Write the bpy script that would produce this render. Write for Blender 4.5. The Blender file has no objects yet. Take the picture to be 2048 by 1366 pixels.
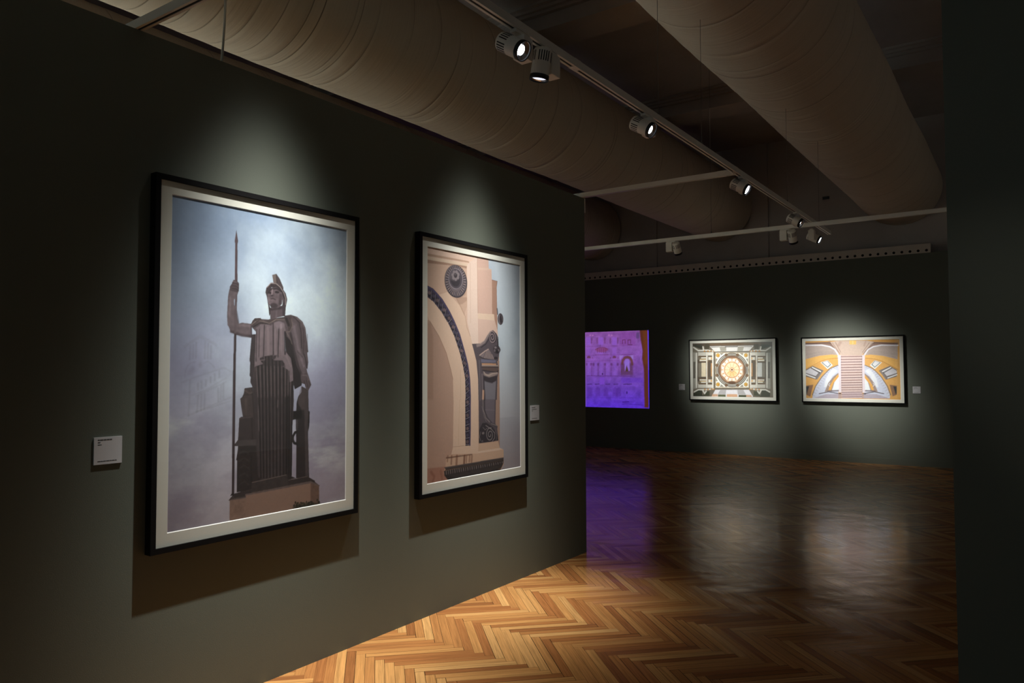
import bpy, bmesh, math, random
import numpy as np
from mathutils import Vector, Matrix

C = bpy.context.scene.collection
R = math.radians
rng = random.Random(11)
WALLC = (0.118, 0.133, 0.104)
PROJECTION_GLOW = 1.08
FLOOR_P, FLOOR_CONE = 18, 50
WORLD = 0.15
WARM = (1.0, 0.99, 0.955)
SPOTS = [
    ((0.56, 2.33, 3.62), (0.05, 2.34, 0.15), 820, 90, 0.3, WARM, 14.5),
    ((0.62, 3.99, 3.72), (0.05, 4.01, 0.15), 820, 90, 0.3, WARM, 14.5),
    ((-0.6, 10.4, 4.15), (0.60, 13.35, 1.36), 1320, 90, 0.3, WARM, 9.7, 3.2),
    ((-2.6, 10.4, 4.15), (-1.38, 13.35, 1.36), 1250, 90, 0.3, WARM, 9.7, 3.2),
    ((-2.6, 0.6, 3.2), (-4.1, 0.6, 1.4), 520, 100, 0.5, (0.86, 1.0, 0.95)),  # this and the next: added unseen lamps, light the bounce wall under the duct
    ((-2.6, 3.0, 3.2), (-4.1, 3.0, 1.4), 340, 100, 0.5, (0.86, 1.0, 0.95)),
    ((6.6, 7.4, 3.1), (9.1, 7.4, 1.6), 85, 90, 0.8, (0.95, 1.0, 0.95)),
    ((6.6, 10.8, 3.1), (9.1, 10.8, 1.6), 85, 90, 0.8, (0.95, 1.0, 0.95)),
]
VENT = (0.189, 13.7, 4.476)

# ------------------------------------------------------------------ helpers
def link(o, parent=None):
    C.objects.link(o)
    if parent is not None:
        o.parent = parent
    return o

def obj(name, bm, mat, parent=None, smooth=False, loc=None, rot=None, recalc=True):
    me = bpy.data.meshes.new(name)
    if recalc:
        bmesh.ops.recalc_face_normals(bm, faces=bm.faces[:])
    if smooth:
        for f in bm.faces:
            f.smooth = True
    bm.to_mesh(me)
    bm.free()
    mats = mat if isinstance(mat, (list, tuple)) else [mat]
    for m in mats:
        me.materials.append(m)
    o = link(bpy.data.objects.new(name, me), parent)
    if loc is not None:
        o.location = loc
    if rot is not None:
        o.rotation_euler = rot
    return o

def tag(o, label=None, cat=None, group=None, kind=None):
    for k, v in (('label', label), ('category', cat), ('group', group), ('kind', kind)):
        if v is not None:
            o[k] = v
    return o

def thing(name, label, cat, loc=(0, 0, 0), rot=(0, 0, 0), group=None):
    o = link(bpy.data.objects.new(name, None))
    o.location = loc
    o.rotation_euler = rot
    o.empty_display_size = 0.1
    return tag(o, label, cat, group)

def struct(name, bm, mat, **k):
    return tag(obj(name, bm, mat, **k), kind='structure')

def box(bm, x0, x1, y0, y1, z0, z1, bevel=0.0, mi=0):
    vs = [bm.verts.new((x, y, z)) for z in (z0, z1) for y in (y0, y1) for x in (x0, x1)]
    idx = [(0, 2, 3, 1), (4, 5, 7, 6), (0, 1, 5, 4), (2, 6, 7, 3), (0, 4, 6, 2), (1, 3, 7, 5)]
    fs = [bm.faces.new([vs[i] for i in f]) for f in idx]
    for f in fs:
        f.material_index = mi
    if bevel:
        es = list({e for f in fs for e in f.edges})
        r = bmesh.ops.bevel(bm, geom=es, offset=bevel, segments=2, profile=0.5, affect='EDGES')
        for f in r['faces']:
            f.material_index = mi
    return fs

def lathe(bm, prof, seg=40, M=None, cap0=True, cap1=True, mi=0):
    """prof: (radius, z) pairs; turned about z."""
    rings = []
    for r, z in prof:
        ring = []
        for k in range(seg):
            a = 2 * math.pi * k / seg
            v = Vector((r * math.cos(a), r * math.sin(a), z))
            ring.append(bm.verts.new(M @ v if M is not None else v))
        rings.append(ring)
    for a, b in zip(rings, rings[1:]):
        for k in range(seg):
            f = bm.faces.new((a[k], a[(k + 1) % seg], b[(k + 1) % seg], b[k]))
            f.material_index = mi
    if cap0:
        bm.faces.new(rings[0][::-1]).material_index = mi
    if cap1:
        bm.faces.new(rings[-1]).material_index = mi

def tube(bm, pts, r, seg=8):
    rings = []
    for i, p in enumerate(pts):
        p = Vector(p)
        d = (Vector(pts[min(i + 1, len(pts) - 1)]) - Vector(pts[max(i - 1, 0)])).normalized()
        a = d.orthogonal().normalized() if not rings else (rings[-1][1] - d * d.dot(rings[-1][1])).normalized()
        b = d.cross(a)
        rings.append(([bm.verts.new(p + r * (math.cos(t) * a + math.sin(t) * b))
                       for t in (2 * math.pi * k / seg for k in range(seg))], a))
    for (A, _), (B, _) in zip(rings, rings[1:]):
        for k in range(seg):
            bm.faces.new((A[k], A[(k + 1) % seg], B[(k + 1) % seg], B[k]))
    bm.faces.new(rings[0][0][::-1])
    bm.faces.new(rings[-1][0])

# ------------------------------------------------------------------ materials
def new_mat(name):
    m = bpy.data.materials.new(name)
    m.use_nodes = True
    nt = m.node_tree
    return m, nt, nt.nodes['Principled BSDF']

def N(nt, t, **k):
    n = nt.nodes.new(t)
    for a, b in k.items():
        if a == 'inp':
            for i, v in b.items():
                n.inputs[i].default_value = v
        else:
            setattr(n, a, b)
    return n

def mixc(nt, fac, a, b, blend='MIX'):
    n = N(nt, 'ShaderNodeMix', data_type='RGBA', blend_type=blend)
    for s, v in ((0, fac), (6, a), (7, b)):
        if hasattr(v, 'links'):
            nt.links.new(v, n.inputs[s])
        else:
            n.inputs[s].default_value = v if s == 0 else (*v[:3], 1)
    return n.outputs[2]

def math_(nt, op, a, b=0.0, c=0.0, clamp=False):
    n = N(nt, 'ShaderNodeMath', operation=op, use_clamp=clamp)
    for s, v in enumerate((a, b, c)):
        if hasattr(v, 'links'):
            nt.links.new(v, n.inputs[s])
        else:
            n.inputs[s].default_value = v
    return n.outputs[0]

def paint(name, col, rough=0.6, var=0.06, scale=3.0, bump=0.05, bscale=220.0, spec=0.5, metal=0.0):
    m, nt, p = new_mat(name)
    tc = N(nt, 'ShaderNodeTexCoord')
    n1 = N(nt, 'ShaderNodeTexNoise', inp={'Scale': scale, 'Detail': 4.0})
    nt.links.new(tc.outputs['Object'], n1.inputs['Vector'])
    lo = [c * (1 - var) for c in col]
    hi = [c * (1 + var) for c in col]
    nt.links.new(mixc(nt, n1.outputs['Fac'], lo, hi), p.inputs['Base Color'])
    p.inputs['Roughness'].default_value = rough
    p.inputs['Specular IOR Level'].default_value = spec
    p.inputs['Metallic'].default_value = metal
    if bump:
        n2 = N(nt, 'ShaderNodeTexNoise', inp={'Scale': bscale, 'Detail': 2.0})
        nt.links.new(tc.outputs['Object'], n2.inputs['Vector'])
        b = N(nt, 'ShaderNodeBump', inp={'Strength': bump, 'Distance': 0.01})
        nt.links.new(n2.outputs['Fac'], b.inputs['Height'])
        nt.links.new(b.outputs['Normal'], p.inputs['Normal'])
    return m

def emit(name, col, strength):
    m, nt, p = new_mat(name)
    p.inputs['Base Color'].default_value = (0.6, 0.6, 0.6, 1)
    p.inputs['Emission Color'].default_value = (*col, 1)
    p.inputs['Emission Strength'].default_value = strength
    return m

M_WALL = paint('green_wall_paint', WALLC, 0.62, 0.05, 2.0, 0.06, 260)
M_WHITE = paint('white_wall_paint', (0.78, 0.77, 0.74), 0.7, 0.02, 2.0, 0.03, 200)
M_PLASTER = paint('brown_plaster', (0.46, 0.42, 0.40), 0.85, 0.22, 1.6, 0.3, 25)
M_TRACK = paint('white_track_enamel', (0.78, 0.75, 0.68), 0.4, 0.03, 6, 0)
M_SLOT = paint('dark_track_slot', (0.012, 0.012, 0.012), 0.5, 0.0, 6, 0)
M_LAMP = paint('white_lamp_enamel', (0.80, 0.77, 0.70), 0.42, 0.02, 6, 0.02)
M_BLACK = paint('black_lacquer', (0.009, 0.009, 0.010), 0.42, 0.15, 14, 0.03, 160)
M_FRAME = paint('black_frame_wood', (0.0045, 0.0043, 0.0045), 0.6, 0.25, 30, 0.06, 200, spec=0.12)
M_MAT = paint('cream_mat_board', (0.755, 0.75, 0.665), 0.9, 0.015, 30, 0.03, 500)
M_BEVEL = paint('white_mat_core', (0.85, 0.84, 0.8), 0.9, 0.0, 30, 0)
M_CARD = paint('grey_white_card', (0.6, 0.6, 0.61), 0.7, 0.02, 30, 0.02, 400)
M_INK = paint('card_ink', (0.05, 0.05, 0.05), 0.7, 0.1, 30, 0)
M_STEEL = paint('galvanised_strip', (0.62, 0.56, 0.50), 0.6, 0.12, 6, 0.05, 60)
M_HOLE = paint('dark_recess', (0.01, 0.009, 0.008), 0.9, 0.1, 10, 0)
M_WIRE = paint('thin_steel_wire', (0.10, 0.09, 0.08), 0.5, 0.1, 10, 0)
M_CABLE = paint('grey_cable', (0.6, 0.58, 0.5), 0.6, 0.1, 10, 0)
M_REFL = paint('lamp_reflector', (0.75, 0.75, 0.8), 0.18, 0.0, 6, 0, metal=1.0)
M_LENS = emit('lit_lens', (0.90, 0.94, 1.0), 18.0)
M_LENS_SIDE = emit('side_lit_lens', (0.80, 0.84, 1.0), 1.1)
M_LENS_OFF = paint('unlit_lens', (0.05, 0.05, 0.055), 0.15, 0.0, 6, 0)

def glass_mat():
    m = bpy.data.materials.new('picture_glass')
    m.use_nodes = True
    nt = m.node_tree
    nt.nodes.clear()
    out = N(nt, 'ShaderNodeOutputMaterial')
    ge = N(nt, 'ShaderNodeNewGeometry')
    dt = N(nt, 'ShaderNodeVectorMath', operation='DOT_PRODUCT')
    nt.links.new(ge.outputs['Incoming'], dt.inputs[0])
    nt.links.new(ge.outputs['Normal'], dt.inputs[1])
    q = math_(nt, 'POWER', math_(nt, 'SUBTRACT', 1.0, math_(nt, 'ABSOLUTE', dt.outputs['Value'])), 5.0)
    fres = math_(nt, 'MULTIPLY_ADD', q, 0.96, 0.04)      # the same from both sides of the thin pane
    tr = N(nt, 'ShaderNodeBsdfTransparent', inp={'Color': (0.985, 0.99, 0.985, 1)})
    gl = N(nt, 'ShaderNodeBsdfGlossy', inp={'Color': (1, 1, 1, 1), 'Roughness': 0.015})
    mx = N(nt, 'ShaderNodeMixShader')
    nt.links.new(fres, mx.inputs[0])
    nt.links.new(tr.outputs[0], mx.inputs[1])
    nt.links.new(gl.outputs[0], mx.inputs[2])
    nt.links.new(mx.outputs[0], out.inputs[0])
    return m
M_GLASS = glass_mat()

def fabric_mat():
    m, nt, p = new_mat('cream_duct_fabric')
    tc = N(nt, 'ShaderNodeTexCoord')
    at = N(nt, 'ShaderNodeAttribute', attribute_name='seam')
    n1 = N(nt, 'ShaderNodeTexNoise', inp={'Scale': 1.3, 'Detail': 5.0})
    nt.links.new(tc.outputs['Object'], n1.inputs['Vector'])
    base = mixc(nt, n1.outputs['Fac'], (0.54, 0.475, 0.385), (0.64, 0.57, 0.475))
    nt.links.new(mixc(nt, at.outputs['Fac'], base, (0.13, 0.11, 0.085)), p.inputs['Base Color'])
    p.inputs['Roughness'].default_value = 0.95
    p.inputs['Specular IOR Level'].default_value = 0.15
    mp = N(nt, 'ShaderNodeMapping')
    mp.inputs['Scale'].default_value = (1.2, 26.0, 1.2)
    nt.links.new(tc.outputs['Object'], mp.inputs['Vector'])
    n2 = N(nt, 'ShaderNodeTexNoise', inp={'Scale': 1.6, 'Detail': 3.0})
    nt.links.new(mp.outputs[0], n2.inputs['Vector'])
    b = N(nt, 'ShaderNodeBump', inp={'Strength': 0.22, 'Distance': 0.015})
    nt.links.new(n2.outputs['Fac'], b.inputs['Height'])
    nt.links.new(b.outputs['Normal'], p.inputs['Normal'])
    return m
M_FABRIC = fabric_mat()

def floor_mat():
    m, nt, p = new_mat('oak_herringbone')
    L = nt.links.new
    uv = N(nt, 'ShaderNodeUVMap', uv_map='board')
    at = N(nt, 'ShaderNodeAttribute', attribute_name='tone')
    sa = N(nt, 'ShaderNodeSeparateColor')
    L(at.outputs['Color'], sa.inputs[0])
    su = N(nt, 'ShaderNodeSeparateXYZ')
    L(uv.outputs[0], su.inputs[0])
    u, v = su.outputs[0], su.outputs[1]
    # long wood grain, different on every board
    cv = N(nt, 'ShaderNodeCombineXYZ')
    L(math_(nt, 'MULTIPLY', u, 3.2), cv.inputs[0])
    L(math_(nt, 'MULTIPLY', v, 90.0), cv.inputs[1])
    L(math_(nt, 'MULTIPLY', sa.outputs[1], 80.0), cv.inputs[2])
    g = N(nt, 'ShaderNodeTexNoise', inp={'Scale': 1.0, 'Detail': 5.0, 'Roughness': 0.6, 'Distortion': 0.7})
    L(cv.outputs[0], g.inputs['Vector'])
    cv2 = N(nt, 'ShaderNodeCombineXYZ')
    L(math_(nt, 'MULTIPLY', u, 6.0), cv2.inputs[0])
    L(math_(nt, 'MULTIPLY', v, 520.0), cv2.inputs[1])
    L(math_(nt, 'MULTIPLY', sa.outputs[2], 50.0), cv2.inputs[2])
    g2 = N(nt, 'ShaderNodeTexNoise', inp={'Scale': 1.0, 'Detail': 2.0})
    L(cv2.outputs[0], g2.inputs['Vector'])
    rp = N(nt, 'ShaderNodeValToRGB')
    e = rp.color_ramp.elements
    e[0].position, e[0].color = 0.0, (0.30, 0.118, 0.038, 1)
    e[1].position, e[1].color = 1.0, (0.63, 0.345, 0.125, 1)
    for pos, col in ((0.14, (0.37, 0.145, 0.046, 1)), (0.45, (0.47, 0.21, 0.067, 1)), (0.8, (0.56, 0.275, 0.09, 1))):
        x = e.new(pos)
        x.color = col
    L(sa.outputs[0], rp.inputs[0])
    gr = N(nt, 'ShaderNodeMapRange', inp={'From Min': 0.32, 'From Max': 0.68, 'To Min': 0.72, 'To Max': 1.16})
    L(g.outputs['Fac'], gr.inputs['Value'])
    gr2 = N(nt, 'ShaderNodeMapRange', inp={'From Min': 0.3, 'From Max': 0.7, 'To Min': 0.9, 'To Max': 1.07})
    L(g2.outputs['Fac'], gr2.inputs['Value'])
    k = math_(nt, 'MULTIPLY', gr.outputs[0], gr2.outputs[0])
    ck = N(nt, 'ShaderNodeCombineColor')
    for i in range(3):
        L(k, ck.inputs[i])
    col = mixc(nt, 1.0, rp.outputs[0], ck.outputs[0], 'MULTIPLY')
    # dark joints between the boards
    w, ln = BOARD_W, BOARD_L
    dv = math_(nt, 'MINIMUM', v, math_(nt, 'SUBTRACT', w, v))
    du = math_(nt, 'MINIMUM', u, math_(nt, 'SUBTRACT', ln, u))
    d = math_(nt, 'MINIMUM', dv, du)
    jw = N(nt, 'ShaderNodeMapRange', inp={'From Min': 0.0, 'From Max': 1.0, 'To Min': 0.0004, 'To Max': 0.0021})
    L(math_(nt, 'POWER', sa.outputs[2], 2.2), jw.inputs['Value'])
    joint = math_(nt, 'LESS_THAN', d, jw.outputs[0])
    col = mixc(nt, joint, col, (0.035, 0.017, 0.008))
    L(col, p.inputs['Base Color'])
    # worn varnish
    geo = N(nt, 'ShaderNodeTexCoord')
    n3 = N(nt, 'ShaderNodeTexNoise', inp={'Scale': 0.9, 'Detail': 4.0})
    L(geo.outputs['Object'], n3.inputs['Vector'])
    rr = N(nt, 'ShaderNodeMapRange', inp={'From Min': 0.3, 'From Max': 0.7, 'To Min': 0.11, 'To Max': 0.19})
    L(n3.outputs['Fac'], rr.inputs['Value'])
    rgh = math_(nt, 'MULTIPLY_ADD', sa.outputs[1], 0.06, rr.outputs[0])
    L(rgh, p.inputs['Roughness'])
    p.inputs['Specular IOR Level'].default_value = 0.1
    # boards cupped and uneven
    hh = math_(nt, 'MULTIPLY_ADD', g.outputs['Fac'], 0.12, math_(nt, 'MULTIPLY', math_(nt, 'MINIMUM', d, 0.004), 60.0))
    b = N(nt, 'ShaderNodeBump', inp={'Strength': 0.07, 'Distance': 0.004})
    L(hh, b.inputs['Height'])
    n4 = N(nt, 'ShaderNodeTexNoise', inp={'Scale': 2.6, 'Detail': 2.0})
    L(geo.outputs['Object'], n4.inputs['Vector'])
    b2 = N(nt, 'ShaderNodeBump', inp={'Strength': 0.07, 'Distance': 0.10})
    L(n4.outputs['Fac'], b2.inputs['Height'])
    L(b.outputs['Normal'], b2.inputs['Normal'])
    L(b2.outputs['Normal'], p.inputs['Normal'])
    return m
BOARD_W, BOARD_L = 0.049, 0.523
M_FLOOR = floor_mat()

def picture_mat(name, glow=0.0):
    m, nt, p = new_mat(name)
    at = N(nt, 'ShaderNodeAttribute', attribute_name='ink')
    tc = N(nt, 'ShaderNodeTexCoord')
    nz = N(nt, 'ShaderNodeTexNoise', inp={'Scale': 900.0, 'Detail': 1.0})
    nt.links.new(tc.outputs['Object'], nz.inputs['Vector'])
    gr = N(nt, 'ShaderNodeMapRange', inp={'From Min': 0.3, 'From Max': 0.7, 'To Min': 0.96, 'To Max': 1.04})
    nt.links.new(nz.outputs['Fac'], gr.inputs['Value'])
    ck = N(nt, 'ShaderNodeCombineColor')
    for i in range(3):
        nt.links.new(gr.outputs[0], ck.inputs[i])
    col = mixc(nt, 1.0, at.outputs['Color'], ck.outputs[0], 'MULTIPLY')
    if glow:
        p.inputs['Base Color'].default_value = (0.02, 0.02, 0.02, 1)
        nt.links.new(col, p.inputs['Emission Color'])
        p.inputs['Emission Strength'].default_value = glow
    else:
        nt.links.new(col, p.inputs['Base Color'])
    p.inputs['Roughness'].default_value = 0.75
    return m
M_PRINT = picture_mat('photo_print')
M_PROJECTION = picture_mat('glowing_projection', PROJECTION_GLOW)

def beam_profile(ld, sigma, expo):
    """A soft hot-centred beam: strength falls with the angle off the axis."""
    ld.use_nodes = True
    nt = ld.node_tree
    em = [n for n in nt.nodes if n.type == 'EMISSION'][0]
    tc = N(nt, 'ShaderNodeTexCoord')
    sx = N(nt, 'ShaderNodeSeparateXYZ')
    nt.links.new(tc.outputs['Normal'], sx.inputs[0])
    an = math_(nt, 'ARCCOSINE', math_(nt, 'MINIMUM', math_(nt, 'ABSOLUTE', sx.outputs[2]), 1.0))
    q = math_(nt, 'POWER', math_(nt, 'DIVIDE', an, R(sigma)), expo)
    nt.links.new(math_(nt, 'EXPONENT', math_(nt, 'MULTIPLY', q, -1.0)), em.inputs['Strength'])

# ------------------------------------------------------------------ the room
Y_FAR = 13.352        # face of the far green wall
Y_UP = 13.70          # plaster wall above and behind it
Z_CEIL = 5.6
X0, X1, Y0 = -7.0, 9.3, -7.0

def herringbone():
    """One floor mesh, a quad for each board (u along the board, v across it)."""
    s2 = math.sqrt(0.5)
    ox, oy = -0.005, 2.90
    verts, uvs, tones = [], [], []
    w, L = BOARD_W, BOARD_L
    xa, xb, ya, yb = X0 + 0.01, X1 - 0.01, Y0 + 0.01, Y_UP - 0.01
    def clip(poly):
        for ax, lim, sg in ((0, xa, 1), (0, xb, -1), (1, ya, 1), (1, yb, -1)):
            out = []
            for i in range(len(poly)):
                a, b = poly[i], poly[(i + 1) % len(poly)]
                da, db = sg * (a[ax] - lim), sg * (b[ax] - lim)
                if da >= 0:
                    out.append(a)
                if (da >= 0) != (db >= 0):
                    t = da / (da - db)
                    out.append(tuple(a[i2] + t * (b[i2] - a[i2]) for i2 in range(4)))
            poly = out
            if len(poly) < 3:
                return []
        return poly
    r = random.Random(5)
    faces = []
    for j in range(-18, 20):
        for k in range(-190, 240):
            for vert in (0, 1):
                if vert == 0:
                    u0, v0, du, dv = k * w + j * L, k * w - j * L, L, w
                else:
                    u0, v0, du, dv = k * w + j * L + L, k * w - j * L + w - L, w, L
                cs = []
                for a, b in ((0, 0), (1, 0), (1, 1), (0, 1)):
                    uu, vv = u0 + a * du, v0 + b * dv
                    x, y = ox + (uu + vv) * s2, oy + (uu - vv) * s2
                    cs.append((x, y, a * du, b * dv) if vert == 0 else (x, y, b * dv, a * du))
                if max(c[0] for c in cs) < xa or min(c[0] for c in cs) > xb or max(c[1] for c in cs) < ya or min(c[1] for c in cs) > yb:
                    continue
                cs = clip(cs)
                if not cs:
                    continue
                t = (r.random(), r.random(), r.random())
                i0 = len(verts)
                for c in cs:
                    verts.append((c[0], c[1], 0.0))
                    uvs.append((c[2], c[3]))
                    tones.append((*t, 1.0))
                faces.append(tuple(range(i0, i0 + len(cs))))
    me = bpy.data.meshes.new('floor')
    me.from_pydata(verts, [], faces)
    ul = me.uv_layers.new(name='board')
    li = np.empty(len(me.loops), dtype=np.int32)
    me.loops.foreach_get('vertex_index', li)
    ul.data.foreach_set('uv', np.array(uvs, dtype=np.float32)[li].ravel())
    ca = me.color_attributes.new('tone', 'FLOAT_COLOR', 'POINT')
    ca.data.foreach_set('color', np.array(tones, dtype=np.float32).ravel())
    me.materials.append(M_FLOOR)
    me.update()
    for p_ in me.polygons:
        if p_.normal.z < 0:
            p_.flip()
    return tag(link(bpy.data.objects.new('floor', me)), kind='structure')
herringbone()

bm = bmesh.new()
box(bm, X0, X1, Y0, Y_UP + 0.2, -0.25, -0.004)
struct('floor_base', bm, M_HOLE)
bm = bmesh.new()
box(bm, X0 - 0.2, X1 + 0.2, Y0 - 0.2, Y_UP + 0.2, Z_CEIL, Z_CEIL + 0.2)
struct('ceiling', bm, M_PLASTER)
for nm, b in (('wall_far_left', (X0 - 0.2, X0, Y0, Y_UP, 0, Z_CEIL)), 
              ('wall_upper', (X0, X1, Y_UP, Y_UP + 0.2, 0, Z_CEIL))):
    bm = bmesh.new()
    box(bm, *b)
    struct(nm, bm, M_PLASTER)
Z_TOP = 2.9585
Y_END = 5.541
bm = bmesh.new()
box(bm, -0.16, 0.0, -3.0, Y_END, 0.0, Z_TOP)
struct('wall_left', bm, M_WALL)
bm = bmesh.new()
box(bm, 2.845, 5.595, 3.2, 3.42, 0.0, 3.4)
struct('wall_right', bm, M_WALL)
bm = bmesh.new()
box(bm, -4.3, -4.1, -5.0, 5.6, 0.0, 2.9)
struct('wall_bounce', bm, M_WHITE)  # unseen wall added to bounce neutral light up onto the duct
bm = bmesh.new()
box(bm, 9.1, 9.3, Y0, Y_FAR - 0.02, 0.0, Z_CEIL)
struct('wall_far_right', bm, M_WHITE)
bm = bmesh.new()
box(bm, X0 + 0.02, X1 - 0.22, Y_FAR, Y_FAR + 0.16, 0.0, 3.345)
struct('wall_back', bm, M_WALL)
bm = bmesh.new()
box(bm, X0 + 0.03, X1 - 0.23, Y_FAR - 0.014, Y_FAR, 0.0, 0.092)
box(bm, X0 + 0.03, X1 - 0.23, Y_FAR - 0.008, Y_FAR, 0.092, 0.104)
struct('baseboard_back', bm, M_WALL)

# perforated metal angle along the top of the far wall
def perforated(x0, x1, y, z0, z1, step=0.115, hz=0.28, r=0.021):
    bm = bmesh.new()
    n = int((x1 - x0) / step)
    zc = z0 + (z1 - z0) * hz
    zq = zc + step * 0.42
    zb = z0
    seg = 12
    for i in range(n):
        a, b = x1 - (i + 1) * step, x1 - i * step
        cx = (a + b) / 2
        ring, outer = [], []
        for k in range(seg):
            t = 2 * math.pi * k / seg
            cs, sn = math.cos(t), math.sin(t)
            ring.append(bm.verts.new((cx + r * cs, y, zc + r * sn)))
            sx = (step / 2) / max(abs(cs), 1e-6)
            sz = ((zq - zc) if sn > 0 else (zc - zb)) / max(abs(sn), 1e-6)
            q = min(sx, sz)
            outer.append(bm.verts.new((cx + q * cs, y, zc + q * sn)))
        for k in range(seg):
            bm.faces.new((ring[k], ring[(k + 1) % seg], outer[(k + 1) % seg], outer[k]))
        for (ca, cb) in ((a, zb), (b, zb), (b, zq), (a, zq)):       # corners of the cell
            vs = sorted(outer, key=lambda v: (v.co.x - ca) ** 2 + (v.co.z - cb) ** 2)[:2]
            bm.faces.new((bm.verts.new((ca, y, cb)), vs[0], vs[1]))
        bm.faces.new([bm.verts.new(c) for c in ((a, y, zq), (b, y, zq), (b, y, z1), (a, y, z1))])
    xl = x1 - n * step
    bm.faces.new([bm.verts.new(c) for c in ((xl, y, z1), (x1, y, z1), (x1, y + 0.2, z1 + 0.004), (xl, y + 0.2, z1 + 0.004))])
    bm.faces.new([bm.verts.new(c) for c in ((x1, y, z0), (x1, y + 0.012, z0), (x1, y + 0.012, z1), (x1, y, z1))])
    bmesh.ops.remove_doubles(bm, verts=bm.verts[:], dist=1e-5)
    return bm
struct('trim_1', perforated(-5.6, 1.79, Y_FAR - 0.02, 3.336, 3.480), M_STEEL)
bm = bmesh.new()
box(bm, -5.6, 1.78, Y_FAR + 0.02, Y_FAR + 0.03, 3.346, 3.478)
struct('trim_2', bm, M_HOLE)  # near-black strip: the shade behind the holes put in as colour

# shallow pilasters of the plaster wall above the green one
bm = bmesh.new()
for x in (-5.9, -3.1, -0.95, 2.3):
    box(bm, x - 0.16, x + 0.16, Y_UP - 0.05, Y_UP, 0.0, Z_CEIL)
struct('trim_3', bm, M_PLASTER)

# moulded beams across the ceiling; the near one carries a row of scalloped dentils
def beam(y, w, d):
    bm = bmesh.new()
    box(bm, X0, X1, y - w / 2, y + w / 2, Z_CEIL - d, Z_CEIL)
    for k, (e, h) in enumerate(((0.05, 0.10), (0.09, 0.065), (0.14, 0.03))):
        for s in (-1, 1):
            a, b = y + s * w / 2, y + s * (w / 2 + e)
            box(bm, X0, X1, min(a, b), max(a, b), Z_CEIL - h, Z_CEIL)
    return bm
tn = 4
for y, w, d in ((-4.3, 0.5, 0.26), (-0.6, 0.5, 0.26), (3.2, 0.5, 0.26), (7.3, 0.5, 0.26), (10.85, 0.5, 0.26)):
    bm = beam(y, w, d)
    if abs(y - 7.3) < 0.01:
        for i in range(60):
            x = -3.4 + i * 0.13
            n = 10
            ring = [(x + 0.05 * math.cos(math.pi * k / n), 0.05 * math.sin(math.pi * k / n)) for k in range(n + 1)]
            for yy in (y + 0.25,):
                lo = [bm.verts.new((px, yy, Z_CEIL - 0.24 + pz)) for px, pz in ring]
                hi = [bm.verts.new((px, yy + 0.03, Z_CEIL - 0.24 + pz)) for px, pz in ring]
                bm.faces.new(lo)
                bm.faces.new(hi[::-1])
                for k in range(n):
                    bm.faces.new((lo[k], lo[k + 1], hi[k + 1], hi[k]))
                bm.faces.new((lo[-1], lo[0], hi[0], hi[-1]))
    struct('trim_%d' % tn, bm, M_PLASTER)
    tn += 1
bm = bmesh.new()      # cornice of the left hall
for k, (e, h) in enumerate(((0.10, 0.50), (0.20, 0.34), (0.34, 0.20), (0.5, 0.09))):
    box(bm, X0, X0 + e, Y0, Y_UP, Z_CEIL - h, Z_CEIL)
struct('trim_%d' % tn, bm, M_PLASTER)

# ------------------------------------------------------------------ textile air ducts
def duct(x, z, r, seed, label):
    rr = random.Random(seed)
    seams, y = [], Y0 + 0.3
    while y < Y_UP - 0.16:
        seams.append((y, rr.uniform(0.25, 1.0), rr.uniform(0, 6.28), rr.uniform(0.9, 2.6)))
        y += rr.choice((rr.uniform(0.05, 0.12), rr.uniform(0.16, 0.4), rr.uniform(0.16, 0.4)))
    ys = []
    yy = Y0 + 0.06
    while yy < Y_UP - 0.06:
        ys.append((yy, None))
        yy += 0.07
    ys.append((Y_UP - 0.055, None))
    for s in seams:
        for d in (-0.0055, -0.0022, 0.0022, 0.0055):
            ys.append((s[0] + d, s if abs(d) < 0.003 else None))
    ys.sort(key=lambda t: t[0])
    seg = 96
    ph = [rr.uniform(0, 6.28) for _ in range(6)]
    V, S = [], []
    for yy, s in ys:
        for k in range(seg):
            a = 2 * math.pi * k / seg
            rad = r + 0.004 * math.sin(3 * a + 1.7 * yy + ph[0]) + 0.003 * math.sin(5 * a - 2.3 * yy + ph[1]) + 0.0012 * math.sin(yy * 21 + 2 * math.sin(a + ph[2]))
            dark = 0.0
            if s is not None:
                m = 0.5 + 0.5 * math.cos((a - s[2]) * 1.0)
                m = max(0.0, min(1.0, (m * s[3] - 0.35) * 1.6))
                dark = s[1] * m
                rad -= 0.004 * (0.15 + dark)
            V.append((x + rad * math.cos(a), yy, z + rad * math.sin(a)))
            S.append(dark)
    F = []
    for i in range(len(ys) - 1):
        for k in range(seg):
            F.append((i * seg + k, i * seg + (k + 1) % seg, (i + 1) * seg + (k + 1) % seg, (i + 1) * seg + k))
    me = bpy.data.meshes.new('air_duct')
    me.from_pydata(V, [], F)
    at = me.attributes.new('seam', 'FLOAT', 'POINT')
    at.data.foreach_set('value', np.array(S, dtype=np.float32))
    me.polygons.foreach_set('use_smooth', np.ones(len(F), dtype=bool))
    me.materials.append(M_FABRIC)
    me.update()
    o = link(bpy.data.objects.new('air_duct', me))
    return tag(o, label, 'air duct', 'cream fabric air ducts under the ceiling')
duct(-1.68, 4.515, 0.61, 3, 'big cream fabric air duct passing right above the wall with the two tall prints')
duct(1.34, 4.47, 0.61, 4, 'cream fabric air duct at the right, beyond the white light track')
duct(-4.32, 4.39, 0.61, 8, 'cream fabric air duct showing only its rounded end past the green wall end')

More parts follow.
